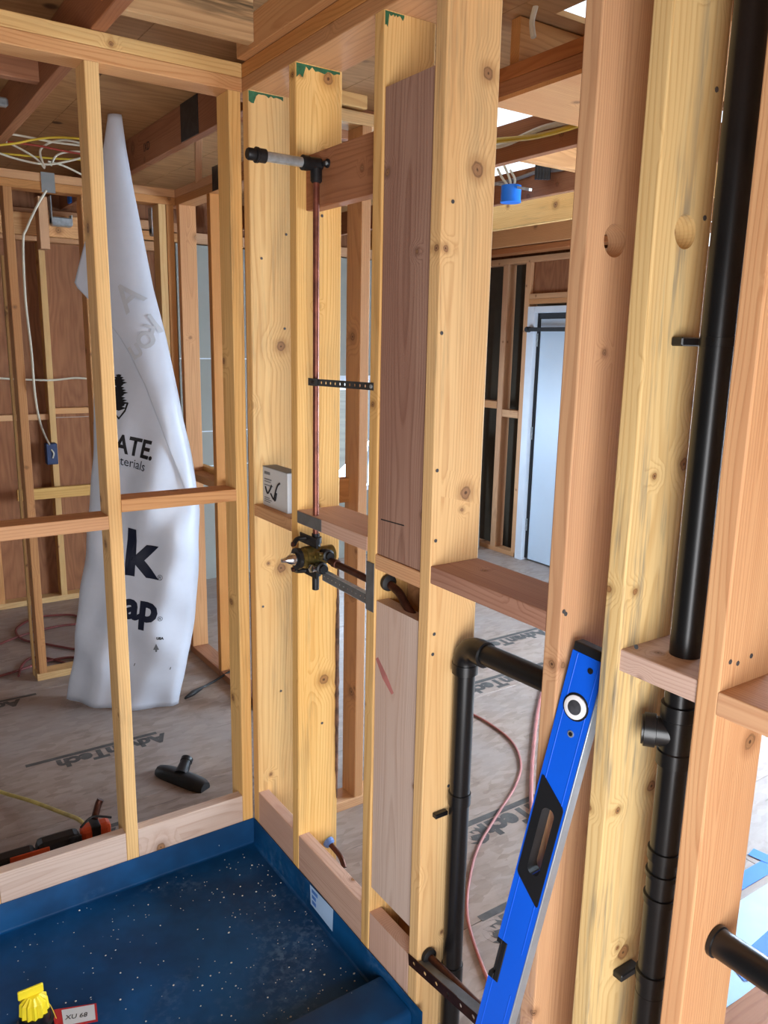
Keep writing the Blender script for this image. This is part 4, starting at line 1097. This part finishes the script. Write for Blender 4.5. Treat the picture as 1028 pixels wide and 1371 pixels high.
# the tree-and-shield emblem
tree = [(159, 501)]
for i in range(14):
    y = 502+i*3.4; w_ = (3+1.3*(i % 4)*1.2+i*.22)
    tree.append((159+w_*1.35, y)); tree.append((159+w_*.75, y+1.8))
left_ = [(159-(x-159)*1.05, y) for x, y in tree[1:]][::-1]
wrap_poly('printed_emblem', tree+[(159, 550)]+left_, M['ink'])
for sgn in (1, -1):
    sh2 = [(159+sgn*11, 538), (159+sgn*13, 540), (159+sgn*9, 551), (159, 562), (159, 559), (159+sgn*7.5, 549)]
    wrap_poly('printed_emblem', sh2 if sgn > 0 else sh2[::-1], M['ink'])
# ghost of the print on the folded-over side
for s_, size, px, py, rot in (('o', .15, 193, 452, .55), ('u', .12, 180, 468, .55), ('k', .12, 203, 437, .55), ('A', .16, 172, 398, .7)):
    wrap_text(s_, size, px, py, M['ghost'], .002, True, rot, extra=.019)

# vacuum floor nozzle
nz_ = thing('floor_nozzle', 'black vacuum floor nozzle lying on the subfloor', 'vacuum nozzle', tuple(at(244, 1040, 2, 0)))
na, nb = at(213, 1030, 2, .014), at(275, 1054, 2, .014)
ndir = (nb-na).normalized(); nperp = Vector((0, 0, 1)).cross(ndir)
bm = bmesh.new(); prof = [(-.036, 0), (.036, 0), (.040, .008), (.034, .028), (.012, .040), (-.014, .040), (-.034, .026), (-.039, .008)]
rr = []; nn = 14
for i in range(nn+1):
    f_ = i/nn; k = 1-.35*(abs(2*f_-1)**6); p = na.lerp(nb, f_); p.z = .0005
    rr.append([bm.verts.new(p+nperp*(u*k)+Vector((0, 0, z*(1-.25*abs(2*f_-1)**4)))) for u, z in prof])
for a, b_ in zip(rr, rr[1:]): skin(a, b_)
bm.faces.new(rr[0]); bm.faces.new(rr[-1][::-1]); bmesh.ops.recalc_face_normals(bm, faces=bm.faces)
put('nozzle_head', bm_mesh(bm, 'nozzle_head', angle=40), M['level_black'], nz_)
mc = na.lerp(nb, .48)+Vector((0, 0, .012)); ntop = at(249, 1020, 1, mc.y+.045)
nax = (ntop-mc).normalized()
lathe2('nozzle_neck', [(0, .029), (.02, .026), (.062, .022), (.064, .0245), (.080, .0245), (.081, .019), (.05, .018)], mc, nax, M['level_black'], nz_, 22)
# reciprocating saw behind the sill
sw = thing('power_saw', 'black and orange power saw lying behind the sill board', 'power tool', (-.60, .27, 0))
ta_, tb_ = Vector((-.93, .26, .055)), Vector((-.40, .235, .06)); td = (tb_-ta_).normalized(); tn = Vector((0, 0, 1)).cross(td)
def swbox(name, s0, s1, w0_, w1_, z0, z1, mat, bev=.006):
    bm = bmesh.new(); box_bm(bm, (s0, w0_, z0), (s1, w1_, z1), bev, 2)
    bm.transform(Matrix.Translation(Vector((ta_.x, ta_.y, 0))) @ Matrix((td, tn, Vector((0, 0, 1)))).transposed().to_4x4())
    return put(name, bm_mesh(bm, name), mat, sw)
swbox('gear_case', .0, .26, -.03, .035, .010, .085, M['level_black'], .016)
swbox('motor_housing', .262, .40, -.033, .038, .008, .100, M['level_black'], .020)
swbox('side_panel', .18, .30, -.037, -.031, .066, .094, M['tool_orange'], .003)
swbox('rear_handle', .402, .50, -.024, .028, .02, .108, M['tool_orange'], .014)
swbox('band', .435, .465, -.026, .030, .018, .111, M['level_black'], .003)
swbox('trigger', .36, .40, -.040, -.033, .075, .105, M['steel_dark'], .003)
tube('blade_bracket', [ta_+td*.45+Vector((0, 0, .07)), ta_+td*.47+tn*.03+Vector((0, 0, .10)), ta_+td*.48+tn*.035+Vector((0, 0, .115))], .012, M['copper_dark'], sw, 12, 4)
tube('carry_wire', [ta_+td*.40+Vector((0, -.02, .065)), ta_+td*.44+Vector((0, -.02, .092)), ta_+td*.50+Vector((0, -.02, .07))], .004, M['level_black'], sw, 8, 5)
ec = thing('extension_cord', 'dull yellow extension cord running to the power saw', 'cord')
tube('cord', [at(-30, 1045, 2, .02), at(0, 1060, 2, .02), at(40, 1072, 2, .03), at(80, 1087, 2, .05), at(103, 1096, 2, .075), at(112, 1103, 2, .08)], .0072, M['cord_yellow'], ec, 10, 6)
# black cable and connector by the wrap
bc = thing('black_cable', 'black cable with a bulky plug lying beside the white wrap', 'cord')
tube('cord', [at(248, 935, 2, .012), at(262, 925, 2, .010), at(285, 913, 2, .010), at(310, 898, 2, .045), at(330, 890, 2, .046)], .006, M['rubber'], bc, 8, 6)
tube('plug', [at(249, 934, 2, .014), at(258, 928, 2, .014), at(270, 921, 2, .014)], [.007, .014, .008], M['rubber'], bc, 10)
# dark red air hose coiled behind wall C
ah = thing('air_hose', 'dark red hose coiled on the floor behind the rear studs', 'hose')
hp_ = [at(x, y, 2, .009) for x, y in ((-20, 872), (10, 858), (45, 846), (80, 838), (108, 834), (100, 824), (70, 824), (45, 828), (22, 842), (30, 856), (60, 862), (92, 868), (112, 872), (120, 884), (95, 880), (60, 886), (30, 896), (0, 905), (-20, 908))]
tube('hose', hp_, .007, M['hose_dark'], ah, 8, 7)
tube('hose', [at(x, y, 2, .009) for x, y in ((25, 905), (30, 890), (45, 880), (75, 884), (100, 893), (112, 893))], .007, M['hose_dark'], ah, 8, 7)
# electrical rough-in
ob = thing('outlet_box', 'dark blue outlet box with wires on the rear stud', 'electrical box')
po = at(70, 608, 1, 3.02)
obw, obh = .068, .135
box('box_shell', (po.x-obw/2, po.y, po.z-obh/2), (po.x+obw/2, po.y+.06, po.z+obh/2), M['boxnavy'], ob, .004)
tube('wire_tail', [(po.x-.005, po.y-.002, po.z+.03), (po.x+.008, po.y-.008, po.z+.005), (po.x, po.y-.004, po.z-.025)], .005, M['cable_white'], ob, 6, 5)
def cable(label, pts, r, mat, cat='cable', group=None, name='cable'):
    o = tube(name, pts, r, mat, None, 8, 7); tag(o, label, cat, group); return o
yc_ = yC-.012
cable('white cable dropping down the rear stud to the outlet box', [at(62, 255, 1, yc_-.02), at(50, 275, 1, yc_-.02), at(36, 305, 1, yc_-.01), at(31, 325, 1, yc_), at(34, 400, 1, yc_), at(42, 470, 1, yc_), at(47, 530, 1, yc_), at(55, 570, 1, yC+.2), at(66, 595, 1, 2.9)], .0055, M['cable_white'])
cable('white cable strung level across the reddish plywood wall', [at(-10, 506, 1, 3.08), at(30, 508, 1, 3.08), at(70, 509, 1, 3.085), at(100, 506, 1, 3.08), at(125, 508, 1, 3.08)], .006, M['cable_white'])
tp = box('grey_tape', (0, 0, 0), (.06, .004, .088), M['boxgrey']); p = at(64, 240, 1, yC-.003)
tp.location = (p.x, yC-.003, zC+.036); tag(tp, 'grey metal plate wrapped over the rear top plate', 'plate')
yb_ = 1.45
bun = 'cables bundled under the rafters of the left room'
for i, (lab, pts, mt) in enumerate((
    ('yellow cable in the bundle below the left rafters', ((-20, 196), (20, 192), (45, 187), (75, 184), (115, 186)), 'cable_yellow'),
    ('white cable rising highest in the left rafter bundle', ((5, 178), (35, 183), (70, 190), (118, 196)), 'cable_white'),
    ('red cable crossing the left rafter bundle', ((10, 190), (50, 195), (85, 202), (120, 208)), 'cable_red'),
    ('white cable looping in an arch below the left rafters', ((60, 224), (54, 208), (56, 198), (70, 190), (90, 188), (118, 194)), 'cable_white'),
    ('white cable sagging lowest in the left rafter bundle', ((-20, 198), (20, 212), (60, 220), (90, 216), (120, 208)), 'cable_white'),
    ('white cable slanting down to the grey plate', ((0, 186), (25, 198), (48, 212), (60, 226)), 'cable_white'),
    ('white cable swinging from the plate to the right', ((68, 222), (76, 208), (95, 203), (120, 204)), 'cable_white'),
    ('white cable along the rear plate to the pine stud', ((64, 216), (85, 222), (110, 234)), 'cable_white'),
    ('olive cable lying flat in the left rafter bundle', ((-15, 204), (30, 208), (70, 212), (118, 214)), 'cable_yellow'))):
    cable(lab, [at(x, y, 1, yb_+.03*i) for x, y in pts], .0045, M[mt], group=bun)
def hanger(px, py, y, label, h_=.16):
    o = thing('joist_hanger', label, 'hanger'); p = at(px, py, 1, y)
    box('side_plate', (p.x-.022, y, p.z-h_*.4), (p.x-.018, y+.06, p.z+h_*.5), M['steel'], o)
    box('seat', (p.x-.022, y-.002, p.z-h_*.5), (p.x+.09, y+.06, p.z-h_*.2), M['steel'], o, .006)
    box('web', (p.x+.086, y, p.z-h_*.45), (p.x+.092, y+.06, p.z-h_*.1), M['steel'], o)
hanger(74, 282, 2.7, 'shiny galvanised joist hanger left of the white wrap')
hanger(208, 297, 2.7, 'shiny galvanised joist hanger right of the white wrap')
bb = box('junction_box', (0, 0, 0), (.09, .06, .06), M['boxblue'], None, .003); bb.location = at(102, 266, 1, 2.9); tag(bb, 'small blue box up behind the rear top plate', 'electrical box')
cc = box('conduit_clamp', (0, 0, 0), (.06, .03, .03), M['steel'], None, .006); cc.location = at(-2, 136, 1, 1.0); tag(cc, 'shiny steel clamp under the rafters at far left', 'clamp')
lumber('rafter_block', (-.75, 2.78, 2.30), (.44, 2.83, 2.42), M['fir'], rf)
lumber('rafter_block', (-.03, 2.68, 2.22), (.02, 2.775, 2.50), M['fir'], rf, 2)
lumber('rail', (.5415, 1.30, 1.02), (.58, 1.86, 1.06), M['pine'], wd)

# ================================================================== FAR ROOM
jx = 1.818
eb = thing('ceiling_box', 'bright blue ceiling box hanging from the far joist', 'electrical box')
pe = at(684, 259, 0, jx-.10)
lathe2('box_shell', [(0, .044), (.003, .048), (.075, .048), (.076, .044)], (pe.x, pe.y, pe.z-.04), (0, 0, 1), M['boxblue'], eb, 20)
lathe2('rim', [(0, .050), (.008, .050)], (pe.x, pe.y, pe.z-.042), (0, 0, 1), M['boxblue'], eb, 20)
beam('hanger_bar', at(664, 246, 0, jx-.11), at(710, 254, 0, jx-.09), .012, .02, (0, 0, 1), M['steel'], eb, .001)
for k, (x, y) in enumerate(((672, 226), (681, 222), (689, 228))):
    tube('wire_tail', [(pe.x, pe.y+.02-.02*k, pe.z+.034), at(x, (y+250)/2, 0, jx-.10), at(x-6, y, 0, jx-.10)], .006, M['cable_white'], eb, 6, 5)
cable('grey cable stapled along the far ceiling joist', [at(x, y, 0, jx-.008) for x, y in ((655, 248), (690, 240), (720, 230), (750, 227), (772, 220))], .009, M['cable_grey'])
cable('white cable draped along the near ceiling joist', [at(x, y, 0, 1.19) for x, y in ((655, 198), (680, 192), (705, 180), (730, 170), (775, 160))], .010, M['cable_white'])
cable('yellow cable tucked on the near ceiling joist', [at(x, y, 0, 1.165) for x, y in ((655, 189), (690, 186), (715, 183), (745, 176), (775, 167))], .010, M['cable_yellow'])
cable('white cable hanging at the top of the right bay', [at(x, y, 0, .66) for x, y in ((722, -10), (716, 12), (712, 30), (714, 50))], .008, M['cable_white'])
stp = thing('steel_tie', 'ribbed grey steel tie behind the near ceiling joist', 'tie')
for k in range(5):
    p = at(718+k*4, 222, 0, 1.75); box('tie_rib', (p.x, p.y-.010, p.z-.06), (p.x+.01, p.y+.010, p.z+.07), M['steel_dark'], stp, .002)
lumber('rafter_block', (1.24, .20, 2.46), (1.81, .238, 2.57), M['fir_orange'], rf)
# hoses over the floor of the far room
fh = thing('floor_hose', 'thin dark red hose curving over the subfloor behind the drain pipe', 'hose')
tube('hose', [at(x, y, 2, .006) for x, y in ((600, 945), (634, 957), (660, 972), (686, 994), (697, 1022), (690, 1052), (665, 1092), (640, 1135), (628, 1180), (625, 1220), (632, 1255), (648, 1300), (662, 1335), (690, 1420))], .0052, M['hose'], fh, 10, 8)
fh2 = thing('pink_hose', 'pale red hose lying behind the blue level and orange stud', 'hose')
tube('hose', [at(x, y, 2, .008) for x, y in ((740, 880), (722, 940), (714, 1000), (711, 1060), (714, 1110), (722, 1200), (729, 1290), (735, 1371), (742, 1460))], .0085, M['hose'], fh2, 12, 8)
# plastic sheet and masking tape on the floor at right
pl = thing('floor_sheet', 'pale blue plastic sheet taped to the floor at the right edge', 'plastic sheet')
shp = [at(x, y, 2, .0012) for x, y in ((1080, 1150), (960, 1225), (955, 1360), (1000, 1330), (1080, 1290))]
poly('film', shp, M['sheet_blue'], pl, .0008, (0, 0, -1))
def strip(a, b_, w_):
    a = Vector(a); b_ = Vector(b_); d_ = (b_-a).normalized(); n_ = Vector((0, 0, 1)).cross(d_)*w_/2
    poly('tape_strip', [a-n_, b_-n_, b_+n_, a+n_], M['tape_blue'], pl, .0006, (0, 0, 1))
z_ = Vector((0, 0, .0016))
strip(at(975, 1190, 2, .0016), at(1060, 1140, 2, .0016), .055)
strip(at(1005, 1140, 2, .0024), at(1060, 1165, 2, .0024), .05)
strip(at(1005, 1285, 2, .0016), at(1060, 1235, 2, .0016), .055)
strip(at(965, 1265, 2, .0026), at(1005, 1312, 2, .0026), .045)
lg = lumber('loose_board', (.60, -1.55, .001), (1.05, -1.35, .018), M['brown'], None, 0); lg.rotation_euler.rotate_axis('Z', 0.0); tag(lg, 'flat brown board on the floor at the lower right', 'board')
